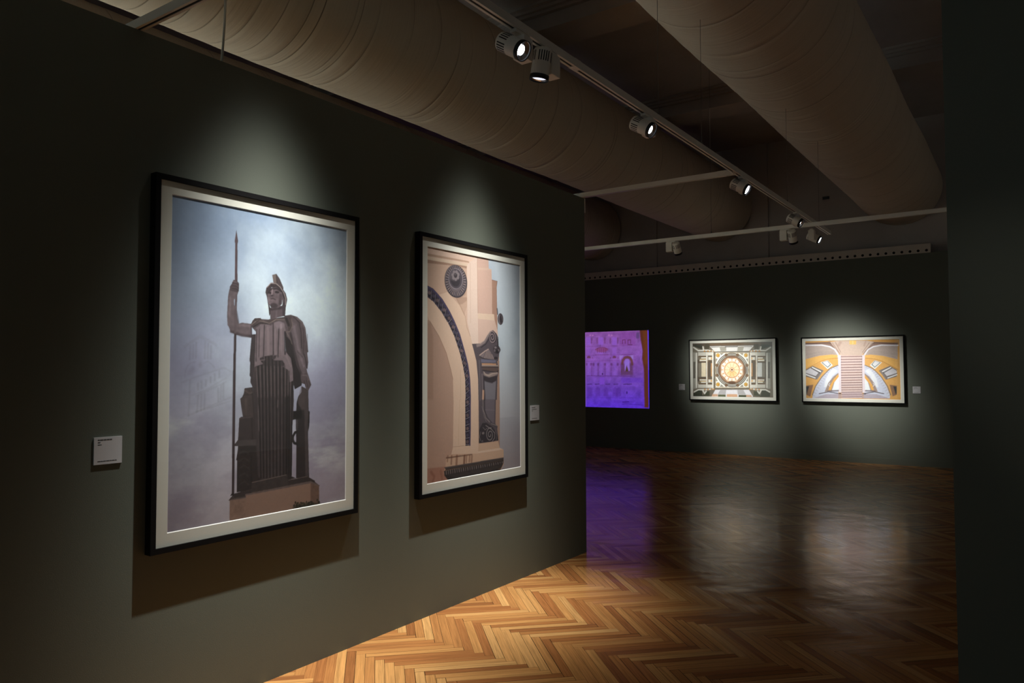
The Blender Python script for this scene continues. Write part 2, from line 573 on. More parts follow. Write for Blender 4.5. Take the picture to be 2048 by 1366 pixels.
# ------------------------------------------------------------------ light tracks
def track(label, along, a, b, c, z=2.96, joints=(), cables=(), bracket=None, ztop=None):
    """Rail along x or y from a to b at the other coordinate c; underside at z."""
    L = (b - a)
    if along == 'y':
        t = thing('light_track', label, 'light track', (c, a, z), (0, 0, 0), 'white light tracks')
    else:
        t = thing('light_track', label, 'light track', (a, c, z), (0, 0, -math.pi / 2), 'white light tracks')
    bm = bmesh.new()
    w, h, s = 0.018, 0.038, 0.006
    # a rail with a slot in its underside
    box(bm, -w, -s, 0, L, 0, 0.012)
    box(bm, s, w, 0, L, 0, 0.012)
    box(bm, -w, w, 0, L, 0.012, h)
    for j in joints:
        box(bm, -w - 0.001, w + 0.001, j - a - 0.03, j - a + 0.03, -0.001, h + 0.001)
    obj('rail', bm, M_TRACK, t)
    bm = bmesh.new()
    box(bm, -s, s, 0.002, L - 0.002, 0.0035, 0.0125)
    obj('contact_slot', bm, M_SLOT, t)['label'] = 'black slot under the rail'
    for e in (0, L):
        bm = bmesh.new()
        box(bm, -w - 0.0015, w + 0.0015, e - 0.006, e + 0.006, -0.0015, h + 0.0015)
        obj('end_cap', bm, M_TRACK, t)
    for y in cables:
        bm = bmesh.new()
        tube(bm, [(0, y - a, h), (0, y - a, (ztop or Z_CEIL) - z)], 0.0016, 6)
        lathe(bm, [(0.006, h), (0.006, h + 0.02), (0.002, h + 0.03)], 10, Matrix.Translation((0, y - a, 0)))
        obj('suspension_cable', bm, M_WIRE, t)['label'] = 'thin steel suspension cable'
    if bracket is not None:
        bm = bmesh.new()
        u = bracket
        box(bm, -0.02, 0.018, u[0], u[1], -0.001, 0.0)
        box(bm, -0.0205, -0.0185, u[0] + 0.01, u[1], -0.105, 0.0)
        obj('end_bracket', bm, M_TRACK, t)['label'] = 'white bent metal strip over the end of the wall'
    return t
track('long white light track running from above the prints to the far end of the room', 'y', -2.0, 8.55, 1.31,
      joints=(3.12, 5.46, 7.75), cables=(0.3, 2.0, 4.1, 4.8, 6.9, 8.1), ztop=3.852)
track('white cross track meeting the end of the wall with the two tall prints', 'x', -0.17, 1.285, 5.515, joints=(1.2,),
      bracket=None)
track('far white cross track hung across the room in front of the far wall', 'x', -4.6, 5.4, 7.75, z=2.92, cables=(-3.0, 0.3, 3.6))
track('short white cross track at the top left corner, above the dark wall', 'x', -3.4, 1.285, 1.69, joints=(0.72,), cables=(-0.85,))

bm = bmesh.new()
box(bm, -0.075, 0.001, Y_END - 0.002, Y_END + 0.018, Z_TOP - 0.005, Z_TOP)
box(bm, -0.035, 0.001, Y_END + 0.001, Y_END + 0.018, Z_TOP - 0.12, Z_TOP)
tag(obj('corner_bracket', bm, M_TRACK), 'small white bent metal bracket over the top corner of the dark green wall', 'bracket')

bm = bmesh.new()
pts = [(-0.06, 2.125 + 0.02 * math.sin(i * 0.8), 2.96 + i * 0.22) for i in range(13)]
tube(bm, pts, 0.006, 8)
tag(obj('hanging_cable', bm, M_CABLE, smooth=True), 'thin pale cable hanging from the ceiling to the top of the wall at upper left', 'cable')

# ------------------------------------------------------------------ spotlights
def spotlight(label, loc, yaw, aim, lens='lit', group='white spotlights on the tracks', power=0.0, cone=30, blend=0.6, col=(1, 0.93, 0.84)):
    """Hung under a rail: adapter, gear box, round head turned about the rail's cross axis by aim (0 = down)."""
    t = thing('track_spotlight', label, 'spotlight', loc, (0, 0, yaw), group)
    bm = bmesh.new()
    box(bm, -0.016, 0.016, -0.075, 0.035, -0.016, 0.0, 0.003)
    obj('adapter', bm, M_LAMP, t)
    bm = bmesh.new()
    box(bm, -0.029, 0.029, -0.034, 0.036, -0.116, -0.016, 0.003)
    obj('gear_box', bm, M_LAMP, t)
    piv = Vector((0, -0.082, -0.080))
    hs = 1.17
    Mx = Matrix.Translation(piv) @ Matrix.Rotation(aim, 4, 'Y') @ Matrix.Scale(hs, 4)
    bm = bmesh.new()
    lathe(bm, [(0.008, -0.045), (0.012, -0.032)], 12, Matrix.Translation(piv) @ Matrix.Rotation(math.pi / 2, 4, 'X'))
    obj('pivot', bm, M_LAMP, t)
    bm = bmesh.new()
    lathe(bm, [(0.024, 0.060), (0.033, 0.055), (0.036, 0.048), (0.036, -0.046), (0.0335, -0.05)], 40, Mx, True, False)
    hd = obj('head', bm, M_LAMP, t)
    for p_ in hd.data.polygons:
        p_.use_smooth = len(p_.vertices) == 4
    bm = bmesh.new()
    for k in range(24):
        if k % 6 in (0,):
            continue
        a = 2 * math.pi * k / 24
        Q = Mx @ Matrix.Rotation(a, 4, 'Z')
        fs = box(bm, 0.0352, 0.0364, -0.0022, 0.0022, 0.006, 0.044)
        vs = {v for f in fs for v in f.verts}
        for v in vs:
            v.co = Q @ v.co
    obj('vent_slots', bm, M_SLOT, hd)['label'] = 'dark narrow cooling slots'
    bm = bmesh.new()
    lathe(bm, [(0.037, -0.044), (0.0375, -0.062), (0.0345, -0.062), (0.0335, -0.054), (0.0335, -0.046)], 40, Mx, False, False)
    obj('bezel', bm, M_BLACK, t, smooth=True)['label'] = 'black lens ring'
    bm = bmesh.new()
    small = lens in ('lit', 'off')
    rl, zl = (0.0185, -0.047) if small else (0.028, -0.0525)
    lathe(bm, [(0.0338, -0.056), (0.031, -0.0535), (rl, zl)], 40, Mx, False, False)
    obj('reflector', bm, M_REFL if lens != 'off' else M_LENS_OFF, t, smooth=True)
    bm = bmesh.new()
    lathe(bm, [(rl, zl), (rl * 0.6, zl - 0.002), (0.001, zl - 0.003)], 32, Mx, False, True)
    obj('lens', bm, {'lit': M_LENS, 'full': M_LENS, 'side': M_LENS_SIDE, 'off': M_LENS_OFF}[lens], t, smooth=True)
    if power:
        ld = bpy.data.lights.new('lamp_beam', 'SPOT')
        ld.energy = power
        ld.spot_size = R(cone)
        ld.spot_blend = blend
        ld.shadow_soft_size = 0.02
        ld.color = col
        lo = link(bpy.data.objects.new('lamp_beam', ld), t)
        lo.matrix_local = Mx @ Matrix.Translation((0, 0, -0.075)) @ Matrix.Scale(1 / hs, 4)
    return t
A_ = R(-58)          # Rotation about +y by a negative angle swings the beam towards +x
spotlight('white spotlight aimed at the viewer, nearest of the lit ones on the long track', (1.31, 2.67, 2.96), 0, A_, 'lit', power=40, cone=44)
spotlight('white spotlight pointing almost straight down, beside the nearest lit one', (1.31, 2.90, 2.96), 0, R(10), 'side', power=FLOOR_P, cone=FLOOR_CONE, blend=0.9, col=(1, 0.86, 0.68))
spotlight('white spotlight alone above the middle of the long track, lens lit', (1.31, 3.96, 2.96), 0, R(-60), 'lit', power=40, cone=44)
spotlight('white spotlight just past the joint of the near cross track', (1.31, 5.66, 2.96), 0, R(-60), 'full', power=40, cone=44)
spotlight('white spotlight just before the far cross track, lens glinting', (1.31, 7.22, 2.96), 0, R(-60), 'lit', power=40, cone=44)
spotlight('white spotlight at the far tip of the long track, box side lit bluish white', (1.235, 8.11, 2.96), math.pi, R(62), 'full', power=40, cone=44)
spotlight('unlit white spotlight seen from behind under the crossing of the two tracks', (1.05, 7.75, 2.92), math.pi / 2, R(-35), 'off')
spotlight('unlit white spotlight on the far cross track in front of the big duct', (-0.17, 7.75, 2.92), math.pi / 2, R(-35), 'off')

# ------------------------------------------------------------------ framed photographs
def bars(bm, W, H, fw, y0, y1):
    """Mitred frame W x H (x, z) of face width fw from y0 (back) to y1 (front)."""
    o = [(0, 0), (W, 0), (W, H), (0, H)]
    i = [(fw, fw), (W - fw, fw), (W - fw, H - fw), (fw, H - fw)]
    v = {}
    for k in range(4):
        for nm, (px, pz) in (('o', o[k]), ('i', i[k])):
            for yy in (y0, y1):
                v[nm, k, yy] = bm.verts.new((px, yy, pz))
    for k in range(4):
        n = (k + 1) % 4
        bm.faces.new((v['o', k, y1], v['o', n, y1], v['i', n, y1], v['i', k, y1]))
        bm.faces.new((v['o', k, y0], v['o', n, y0], v['i', n, y0], v['i', k, y0]))
        bm.faces.new((v['o', k, y0], v['o', n, y0], v['o', n, y1], v['o', k, y1]))
        bm.faces.new((v['i', k, y0], v['i', n, y0], v['i', n, y1], v['i', k, y1]))

def picture_mesh(img, x0, x1, z0, z1, y, name, mat, parent):
    """A flat print whose ink colours sit on a fine grid of vertices."""
    h, w, _ = img.shape
    xs = np.linspace(x0, x1, w)
    zs = np.linspace(z1, z0, h)
    gx, gz = np.meshgrid(xs, zs)
    co = np.stack([gx, np.full_like(gx, y), gz], -1).reshape(-1, 3).astype(np.float32)
    idx = np.arange(h * w, dtype=np.int32).reshape(h, w)
    q = np.stack([idx[1:, :-1], idx[1:, 1:], idx[:-1, 1:], idx[:-1, :-1]], -1).reshape(-1, 4)
    me = bpy.data.meshes.new(name)
    me.vertices.add(len(co))
    me.vertices.foreach_set('co', co.ravel())
    me.loops.add(q.size)
    me.loops.foreach_set('vertex_index', q.ravel())
    me.polygons.add(len(q))
    me.polygons.foreach_set('loop_start', np.arange(0, q.size, 4, dtype=np.int32))
    me.update(calc_edges=True)
    ca = me.color_attributes.new('ink', 'FLOAT_COLOR', 'POINT')
    rgba = np.ones((h * w, 4), dtype=np.float32)
    rgba[:, :3] = img.reshape(-1, 3)
    ca.data.foreach_set('color', rgba.ravel())
    me.materials.append(mat)
    me.validate()
    return link(bpy.data.objects.new(name, me), parent)

def framed(label, loc, yaw, W, H, mw, img, fw=0.024, D=0.0446, group='framed photographs'):
    """Origin at the lower left corner of the back; +x along the wall, -y out of it."""
    t = thing('framed_photograph', label, 'framed picture', loc, (0, 0, yaw), group)
    bm = bmesh.new()
    bars(bm, W, H, fw, -0.002, -D)
    obj('frame', bm, M_FRAME, t)['label'] = 'plain black box frame'
    mt = 0.004                                   # thickness of the mat board
    ym = -D + 0.010                              # its front face
    bm = bmesh.new()
    x0, x1, z0, z1 = mw, W - mw, mw, H - mw
    o = [(fw - 0.001, fw - 0.001), (W - fw + 0.001, fw - 0.001), (W - fw + 0.001, H - fw + 0.001), (fw - 0.001, H - fw + 0.001)]
    i = [(x0, z0), (x1, z0), (x1, z1), (x0, z1)]
    e = 0.003
    j = [(x0 + e, z0 + e), (x1 - e, z0 + e), (x1 - e, z1 - e), (x0 + e, z1 - e)]
    vo = [bm.verts.new((a, ym, b)) for a, b in o]
    vi = [bm.verts.new((a, ym, b)) for a, b in i]
    vj = [bm.verts.new((a, ym + mt, b)) for a, b in j]
    for k in range(4):
        n = (k + 1) % 4
        bm.faces.new((vo[k], vo[n], vi[n], vi[k]))
        bm.faces.new((vi[k], vi[n], vj[n], vj[k])).material_index = 1
    obj('mat_board', bm, [M_MAT, M_BEVEL], t)['label'] = 'cream mat board with bevelled window'
    picture_mesh(img, x0, x1, z0, z1, ym + mt + 0.0005, 'print', M_PRINT, t)
    bm = bmesh.new()
    box(bm, fw - 0.001, W - fw + 0.001, ym + mt + 0.002, -0.004, fw - 0.001, H - fw + 0.001)
    obj('backing_board', bm, M_HOLE, t)
    bm = bmesh.new()
    yg = -D + 0.007
    bm.faces.new([bm.verts.new(c) for c in ((fw - 0.001, yg, fw - 0.001), (W - fw + 0.001, yg, fw - 0.001), (W - fw + 0.001, yg, H - fw + 0.001), (fw - 0.001, yg, H - fw + 0.001))])
    obj('glass', bm, M_GLASS, t, recalc=False)['label'] = 'clear picture glass'
    return t

def placard(label, loc, yaw, W, H, lines):
    t = thing('wall_placard', label, 'label card', loc, (0, 0, yaw), 'white caption cards beside the pictures')
    bm = bmesh.new()
    box(bm, 0, W, -0.006, 0, 0, H)
    obj('card', bm, M_CARD, t)
    for (fx, fz, fl, hh) in lines:               # lines of fine print
        bm = bmesh.new()
        r = random.Random(int(fz * 1000))
        x, xe = fx * W, (fx + fl) * W
        while x < xe:
            l = min(r.uniform(0.004, 0.013), xe - x)
            box(bm, x, x + l, -0.0064, -0.006, fz * H, fz * H + hh)
            x += l + 0.0015
        obj('text_line', bm, M_INK, t)
    return t
ART_1 = """
S 7f7a86 0.2 26 6 70 662 145 611 229 649
S 7f7a86 0.2 26 5.5 72 668 145 620 227 655
S 7f7a86 0.2 26 6 61 821 125 798 268 756 303 773
S 7f7a86 0.2 26 6 112 878 172 859 278 804
S 7f7a86 0.2 26 6.5 130 883 278 822
S 7f7a86 0.2 26 6 95 966 304 893
S 7f7a86 0.2 26 6.5 132 953 305 910
S 77727f 0.26 26 9 99 661 97 718
S 77727f 0.26 26 8.5 113 655 112 714
S 77727f 0.26 26 8.5 127 644 126 714
S 77727f 0.26 26 9 171 640 170 713
S 77727f 0.26 26 9.5 186 648 184 713
S 77727f 0.26 26 9.5 200 657 199 713
S 77727f 0.26 26 9 140 883 136 951
S 77727f 0.26 26 9.5 156 880 154 945
S 77727f 0.26 26 9 172 874 170 940
S 77727f 0.26 26 9 239 852 240 908
S 77727f 0.26 26 9.5 254 839 252 900
S 77727f 0.26 26 9.5 266 830 266 896
S 77727f 0.26 26 8.5 100 815 95 966
S 77727f 0.26 26 9.5 139 828 139 854
S 77727f 0.26 26 9 155 820 156 846
S 77727f 0.26 26 9 176 812 177 837
S 77727f 0.26 26 9 200 799 200 821
S 77727f 0.26 26 9 221 786 222 812
S 77727f 0.26 26 9.5 243 773 244 799
S 77727f 0.22 22 5 74 798 76 773 87 748 105 733 124 731
S 77727f 0.22 22 5.5 166 735 185 728 204 739 219 756
P 77727f 0.22 22 92 794 96 765 110 752 122 756 120 786
P 77727f 0.24 22 143 760 144 731 154 726 159 756
P 4a4043 1 0 414 596 403 722 407 730 405 795 411 800 409 824 423 851 454 851 451 594
P 6b5c60 1 0 605 495 641 488 682 497 715 519 734 550 752 664 754 673 747 678 754 726 749 763 731 745 660 612 614 522
S 463b3f 0.8 6 7 659 498 694 525 706 573 711 655
S 463b3f 0.7 6 6 720 550 725 618 721 685
S 8b7a7c 0.7 4 4 682 504 715 528 729 557
S 463b3f 0.6 4 5 746 583 749 669
S 3a3033 0.8 6 6.5 726 685 740 722 745 756
P 372e31 1 0 601 570 664 575 688 686 713 778 713 845 670 864 658 826 616 687
P 3a3133 1 0 712 848 756 870 760 1018 756 1092 765 1304 766 1314 683 1311 682 1146 678 1021 682 930 692 900 712 880
P 5b4f50 0.9 4 732 858 756 871 760 1018 756 1092 765 1304 764 1313 741 1312 744 1302 736 1054
P 6e5f60 0.6 8 712 852 736 863 736 972 715 971 691 933 698 900
P 231d1e 1 0 659 973 714 971 714 1012 659 1017
P 6b6468 0.5 4 680 1019 693 1019 693 1073 681 1074
S 2a2324 1 0 14 702 1079 674 1081 661 1100 661 1119 670 1134 693 1141
P 2a2324 1 0 757 973 767 981 765 1003 765 1033 763 1059 757 1079
P 574a49 1 0 377 855 380 852 422 848 437 1001 370 985 366 966 358 921 355 900 367 894 375 873
S 3c3233 0.8 10 8 421 854 427 930 435 997
S 74655f 0.6 8 6.5 381 863 405 878 421 873
S 3c3233 0.6 8 5.5 365 897 373 884 417 883
S 786860 0.35 16 9.5 385 905 388 977
P 4b3f40 1 0 351 992 362 986 419 986 439 1001 445 1109 345 1102
S 6f6060 0.7 6 4.5 353 993 415 990
S 332a2b 0.7 8 7.5 419 1000 424 1097
P 3b3232 1 0 345 1098 449 1102 463 1270 470 1293 423 1336 342 1336 342 1189 337 1186 345 1139
P 5a5050 1 0 330 1110 344 1094 446 1099 449 1127 330 1121
S 2c2526 0.8 8 6.5 417 1145 421 1332
S 4d4443 0.7 6 5.5 353 1160 380 1145 405 1164
S 4d4443 0.7 6 5.5 353 1194 381 1179 405 1199
S 4d4443 0.7 6 4.5 354 1228 381 1214 406 1233
S 4d4443 0.7 6 5.5 354 1265 382 1251 406 1271
S 4d4443 0.7 6 5 355 1303 382 1289 407 1309
P 4f4446 1 0 444 676 616 672 643 745 662 828 665 921 658 1049 657 1292 652 1302 470 1293 456 1269 445 1106 435 986 426 895 423 836 426 788 434 746
S 221b1d 0.85 8 8 450 704 451 746 463 974 474 1285
S 7b6b6c 0.7 8 5.5 441 750 453 896
S 5d5051 0.6 7 4.5 453 896 455 1036 467 1278
S 221b1d 0.85 8 8 472 703 473 746 481 975 490 1286
S 7b6b6c 0.7 8 5.5 463 749 471 897
S 5d5051 0.6 7 4.5 471 897 474 1038 482 1280
S 221b1d 0.85 8 7.5 492 703 494 746 501 976 508 1288
S 7b6b6c 0.7 8 4.5 484 749 491 897
S 5d5051 0.6 7 4.5 491 897 493 1039 500 1282
S 221b1d 0.85 8 7.5 512 703 513 746 520 976 526 1291
S 7b6b6c 0.7 8 5.5 503 749 509 898
S 5d5051 0.6 7 4.5 509 898 512 1040 518 1284
S 221b1d 0.85 8 7.5 533 703 535 746 540 977 545 1293
S 7b6b6c 0.7 8 5 525 749 530 898
S 5d5051 0.6 7 4 530 898 532 1041 537 1287
S 221b1d 0.85 8 8 555 702 556 745 561 978 565 1295
S 7b6b6c 0.7 8 5.5 546 749 550 899
S 5d5051 0.6 7 4.5 550 899 553 1042 558 1289
S 221b1d 0.85 8 8 577 702 578 745 582 979 586 1297
S 7b6b6c 0.7 8 5 568 749 571 900
S 5d5051 0.6 7 4.5 571 900 574 1044 578 1291
S 221b1d 0.85 8 8 598 702 600 745 602 980 605 1300
S 7b6b6c 0.7 8 4.5 589 749 592 900
S 5d5051 0.6 7 4.5 592 900 594 1045 597 1293
S 221b1d 0.85 8 8 620 701 622 745 623 981 624 1302
S 7b6b6c 0.7 8 5.5 611 749 612 901
S 5d5051 0.6 7 4.5 612 901 615 1046 616 1296
S 221b1d 0.85 8 8.5 637 701 638 745 639 982 639 1304
S 7b6b6c 0.7 8 5.5 628 749 628 901
S 5d5051 0.6 7 4.5 628 901 630 1047 631 1297
S 221b1d 0.85 8 8 654 701 655 745 653 983 651 1305
S 7b6b6c 0.7 8 5.5 644 749 642 902
S 5d5051 0.6 7 4.5 642 902 645 1048 643 1299
P 1a1516 0.6 16 614 901 641 894 653 1291 649 1299 614 1292
S 958586 0.5 4 3.5 455 938 461 1058
S 958586 0.5 5 4 568 914 566 950
P 5a4c48 1 0 300 1366 329 1340 423 1332 634 1338 775 1336 804 1344 834 1366 775 1350 392 1366 305 1371
P 453b3b 1 0 329 1360 329 1340 423 1335 421 1357
P 4a403f 1 0 421 1345 423 1302 431 1296 622 1286 634 1289 681 1310 636 1314 634 1343
P 423838 1 0 634 1343 636 1314 753 1309 804 1338 804 1347 774 1338
S 85756f 0.8 4 3.5 425 1301 622 1287
S 85756f 0.7 4 3 638 1315 753 1310
P 2b2424 0.8 4 631 1291 679 1310 636 1315
P 9c7d6d 1 0 306 1368 392 1368 392 1356 775 1345 776 1485 775 1496 307 1491
P 816456 1 0 775 1345 831 1368 832 1490 776 1497
P 8c6f62 0.25 4 306 1368 392 1368 394 1503 307 1491
P 7a6864 1 0 299 1366 391 1365 387 1351 774 1336 837 1366 831 1370 774 1347 392 1358 392 1370 302 1369
E 3a3a26 0.9 6 809 1467 6 5
E 2b2a1a 0.85 8 809 1482 7 8
E 2b2a1a 0.9 6 699 1470 7 5
E 2b2a1a 0.85 8 699 1485 6 7
E 4a4a30 0.9 6 827 1494 4 4
E 2b2a1a 0.85 8 835 1511 7 7
E 3a3a26 0.9 6 714 1458 6 6
E 2b2a1a 0.85 8 717 1473 7 8
E 2b2a1a 0.9 6 714 1437 5 4
E 2b2a1a 0.85 8 704 1450 6 7
E 4a4a30 0.9 6 774 1476 7 8
E 2b2a1a 0.85 8 780 1492 6 8
E 3a3a26 0.9 6 801 1484 6 5
E 2b2a1a 0.85 8 789 1497 7 8
E 2b2a1a 0.9 6 727 1441 7 4
E 2b2a1a 0.85 8 728 1456 7 7
E 4a4a30 0.9 6 713 1478 4 6
E 2b2a1a 0.85 8 703 1491 7 7
E 3a3a26 0.9 6 749 1440 4 7
E 2b2a1a 0.85 8 737 1453 7 8
E 2b2a1a 0.9 6 766 1460 6 5
E 2b2a1a 0.85 8 773 1476 7 7
E 4a4a30 0.9 6 747 1464 8 5
E 2b2a1a 0.85 8 748 1478 6 8
E 3a3a26 0.9 6 751 1469 7 4
E 2b2a1a 0.85 8 739 1482 7 7
E 2b2a1a 0.9 6 718 1465 6 7
E 2b2a1a 0.85 8 711 1479 6 7
E 4a4a30 0.9 6 694 1463 7 7
E 2b2a1a 0.85 8 689 1476 7 8
E 3a3a26 0.9 6 828 1449 7 4
E 2b2a1a 0.85 8 840 1466 7 7
E 2b2a1a 0.9 6 733 1458 6 5
E 2b2a1a 0.85 8 731 1472 7 8
E 4a4a30 0.9 6 758 1477 8 5
E 2b2a1a 0.85 8 765 1493 6 7
E 3a3a26 0.9 6 706 1448 5 4
E 2b2a1a 0.85 8 706 1462 6 8
E 2b2a1a 0.9 6 782 1480 7 5
E 2b2a1a 0.85 8 780 1494 7 8
E 4a4a30 0.9 6 819 1480 7 7
E 2b2a1a 0.85 8 813 1494 7 8
E 3a3a26 0.9 6 703 1463 7 6
E 2b2a1a 0.85 8 697 1477 6 7
E 2b2a1a 0.9 6 827 1455 4 7
E 2b2a1a 0.85 8 819 1469 7 7
E 4a4a30 0.9 6 822 1494 8 4
E 2b2a1a 0.85 8 824 1509 7 8
E 3a3a26 0.9 6 788 1483 5 8
E 2b2a1a 0.85 8 781 1497 7 7
E 2b2a1a 0.9 6 736 1480 7 4
E 2b2a1a 0.85 8 745 1496 6 7
E 4a4a30 0.9 6 793 1453 5 6
E 2b2a1a 0.85 8 783 1466 7 8
E 3a3a26 0.9 6 778 1460 8 5
E 2b2a1a 0.85 8 768 1473 6 8
E 2b2a1a 0.9 6 695 1436 6 4
E 2b2a1a 0.85 8 687 1449 6 7
E 4a4a30 0.9 6 762 1455 8 5
E 2b2a1a 0.85 8 762 1470 7 8
E 3a3a26 0.9 6 761 1453 4 6
E 2b2a1a 0.85 8 754 1466 7 8
E 2b2a1a 0.9 6 680 1432 5 7
E 2b2a1a 0.85 8 672 1446 6 7
E 4a4a30 0.9 6 690 1439 5 7
E 2b2a1a 0.85 8 690 1453 6 8
E 3a3a26 0.9 6 766 1470 7 5
E 2b2a1a 0.85 8 769 1485 7 8
E 2b2a1a 0.9 6 759 1467 8 7
E 2b2a1a 0.85 8 768 1483 7 7
E 4a4a30 0.9 6 762 1475 7 7
E 2b2a1a 0.85 8 757 1489 7 8
E 3a3a26 0.9 6 728 1466 8 7
E 2b2a1a 0.85 8 735 1482 7 8
E 2b2a1a 0.9 6 783 1446 7 7
E 2b2a1a 0.85 8 791 1462 7 8
E 4a4a30 0.9 6 776 1462 7 4
E 2b2a1a 0.85 8 781 1477 7 8
E 3a3a26 0.9 6 710 1450 5 5
E 2b2a1a 0.85 8 712 1465 6 7
E 2b2a1a 0.9 6 748 1479 5 5
E 2b2a1a 0.85 8 759 1496 7 7
E 4a4a30 0.9 6 736 1446 5 7
E 2b2a1a 0.85 8 738 1461 7 8
E 3a3a26 0.9 6 776 1442 6 5
E 2b2a1a 0.85 8 782 1458 7 7
E 2b2a1a 0.9 6 684 1461 5 5
E 2b2a1a 0.85 8 688 1476 7 7
E 4a4a30 0.9 6 741 1462 7 4
E 2b2a1a 0.85 8 734 1476 7 7
E 3a3a26 0.9 6 719 1441 5 5
E 2b2a1a 0.85 8 710 1455 6 7
E 2b2a1a 0.9 6 816 1466 6 7
E 2b2a1a 0.85 8 809 1480 7 7
E 4a4a30 0.9 6 732 1455 6 5
E 2b2a1a 0.85 8 732 1470 7 7
E 3a3a26 0.9 6 762 1445 7 5
E 2b2a1a 0.85 8 773 1462 6 7
E 2b2a1a 0.9 6 688 1448 5 6
E 2b2a1a 0.85 8 689 1463 6 7
E 4a4a30 0.9 6 754 1451 7 4
E 2b2a1a 0.85 8 754 1465 6 8
E 3a3a26 0.9 6 715 1456 5 7
E 2b2a1a 0.85 8 709 1470 7 7
E 2b2a1a 0.9 6 830 1451 7 6
E 2b2a1a 0.85 8 841 1468 7 7
E 4a4a30 0.9 6 773 1483 6 7
E 2b2a1a 0.85 8 784 1500 6 7
E 3a3a26 0.9 6 820 1439 6 5
E 2b2a1a 0.85 8 831 1455 7 8
E 2b2a1a 0.9 6 692 1474 5 6
E 2b2a1a 0.85 8 700 1490 7 7
E 4a4a30 0.9 6 828 1476 6 5
E 2b2a1a 0.85 8 835 1492 7 7
E 3a3a26 0.9 6 685 1456 4 5
E 2b2a1a 0.85 8 696 1472 6 7
E 2b2a1a 0.9 6 767 1449 7 8
E 2b2a1a 0.85 8 756 1463 7 7
E 4a4a30 0.9 6 712 1476 8 4
E 2b2a1a 0.85 8 721 1492 6 8
P 34331f 0.75 22 665 1458 692 1440 824 1455 834 1487 660 1479
P 6a5c60 1 0 413 561 429 525 467 519 517 520 596 505 641 506 659 549 642 620 606 588 527 566 438 584
P 85757a 1 0 437 565 467 544 501 543 522 550 544 533 570 525 602 534 611 566 602 590 608 672 644 708 656 760 659 820 638 827 635 771 612 757 595 749 608 738 595 721 547 720 531 710 538 692 486 700 491 718 463 722 483 738 436 750 431 755 435 655
S 3f3539 0.85 6 5.5 485 549 482 703
S 3f3539 0.85 6 6.5 536 537 538 692
S 3f3539 0.85 6 6.5 570 557 566 702
S 3f3539 0.85 6 3.5 457 570 455 704
S 3f3539 0.85 6 9.5 606 577 609 687
S 3f3539 0.85 6 4.5 442 570 440 725
S 3f3539 0.85 6 4 594 720 546 721
S 3f3539 0.85 6 3 482 737 440 750
S 9d8b8e 0.4 16 15.5 505 560 509 689
S 9d8b8e 0.4 16 7.5 549 565 551 692
S 9d8b8e 0.4 16 5.5 467 583 467 707
S 9d8b8e 0.4 16 11 583 542 588 673
S 9d8b8e 0.4 16 11 616 694 643 745
E 93838a 0.6 26 574 544 28 19
P 3a3033 0.9 4 463 711 486 703 491 718 464 722
P 3a3033 0.8 5 533 706 545 697 564 695 556 709 541 720
P 4a3f43 0.8 6 590 729 607 738 612 756 594 748
S 5a4c50 0.8 8 11.5 436 757 427 802
P 76676c 1 0 291 388 284 424 280 512 283 559 289 565 300 590 330 602 414 613 414 546 360 543 343 548 335 524 331 489 317 461 316 438 335 411 339 395
S 57494e 0.8 20 14.5 302 587 361 603 414 606
S 8f7f84 0.5 18 11 296 433 293 519
S 8f7f84 0.45 18 12.5 349 555 405 556
S 4e4146 0.6 12 9.5 330 492 341 543
S 4e4146 0.8 8 7.5 411 551 414 606
P 615257 1 0 312 344 332 349 342 359 342 385 337 404 295 396 292 379 303 364
S 382d31 0.8 4 3 305 359 324 359 340 367
S 382d31 0.8 4 3.5 305 373 324 373 340 381
S 382d31 0.8 4 3.5 305 386 325 386 341 394
S 8d7b80 0.6 4 3 307 353 328 355
P 5f4b50 1 0 324 107 334 159 332 170 317 172 316 159
P 5f4b50 1 0 319 171 331 169 333 349 319 350
S 7d666a 0.6 4 4 322 131 324 341
P 6f6065 1 0 320 410 333 409 331 599 318 600
P 4b3b3f 1 0 318 596 331 596 329 790 330 1097 329 1340 316 1338 315 1096 315 790
S 6d595c 0.55 3 3 322 603 320 790 320 1096
P 3a2e30 1 0 308 1347 316 1337 328 1338 329 1350
P 75666b 1 0 625 542 655 524 679 534 698 611 708 670 731 707 741 752 751 786 708 791 680 745 661 671 639 576
S 93838a 0.5 18 14 664 549 681 619 698 685 726 745
S 41363a 0.75 18 14 642 583 665 671 689 745 708 786
S 52464a 0.5 10 7.5 684 671 716 700
P 6a5b5f 1 0 707 786 750 781 763 812 775 842 757 871 742 865 732 839 714 834 705 808
S 33292c 0.8 4 3.5 727 819 739 853
S 33292c 0.8 4 4 743 820 753 857
S 33292c 0.8 4 3.5 758 823 766 842
S 8c7b80 0.5 8 6 717 793 746 793 758 816
P 5d4f50 1 0 408 549 419 529 431 518 462 515 479 529 517 517 596 502 616 495 627 521 592 516 526 534 513 543 484 538 450 546 419 566
P 5d4f50 1 0 596 502 616 495 647 495 652 539 642 576 626 571 621 526 592 516
S 93827b 0.8 4 3.5 413 550 442 528 475 530 513 538 552 518 609 515
S 2f2628 0.8 5 5 421 562 458 541 505 542
S 2f2628 0.8 14 16.5 614 511 628 540
S 2f2628 0.7 4 3.5 429 522 442 531 467 523
S 85756f 0.8 4 4 645 509 653 542 637 573 615 577 642 613 649 635
S 3a3032 0.8 8 6.5 612 581 620 643 634 686
P 6b5c61 1 0 517 462 592 445 595 499 552 510 527 519 519 516
S 43373b 0.8 20 13.5 525 469 582 458
S 83737a 0.5 14 9 556 474 552 507
P 53464a 1 0 489 389 494 364 520 338 550 335 585 355 609 383 619 412 610 456 607 498 591 499 589 454 590 410 568 368 524 361 505 388 501 424 495 403
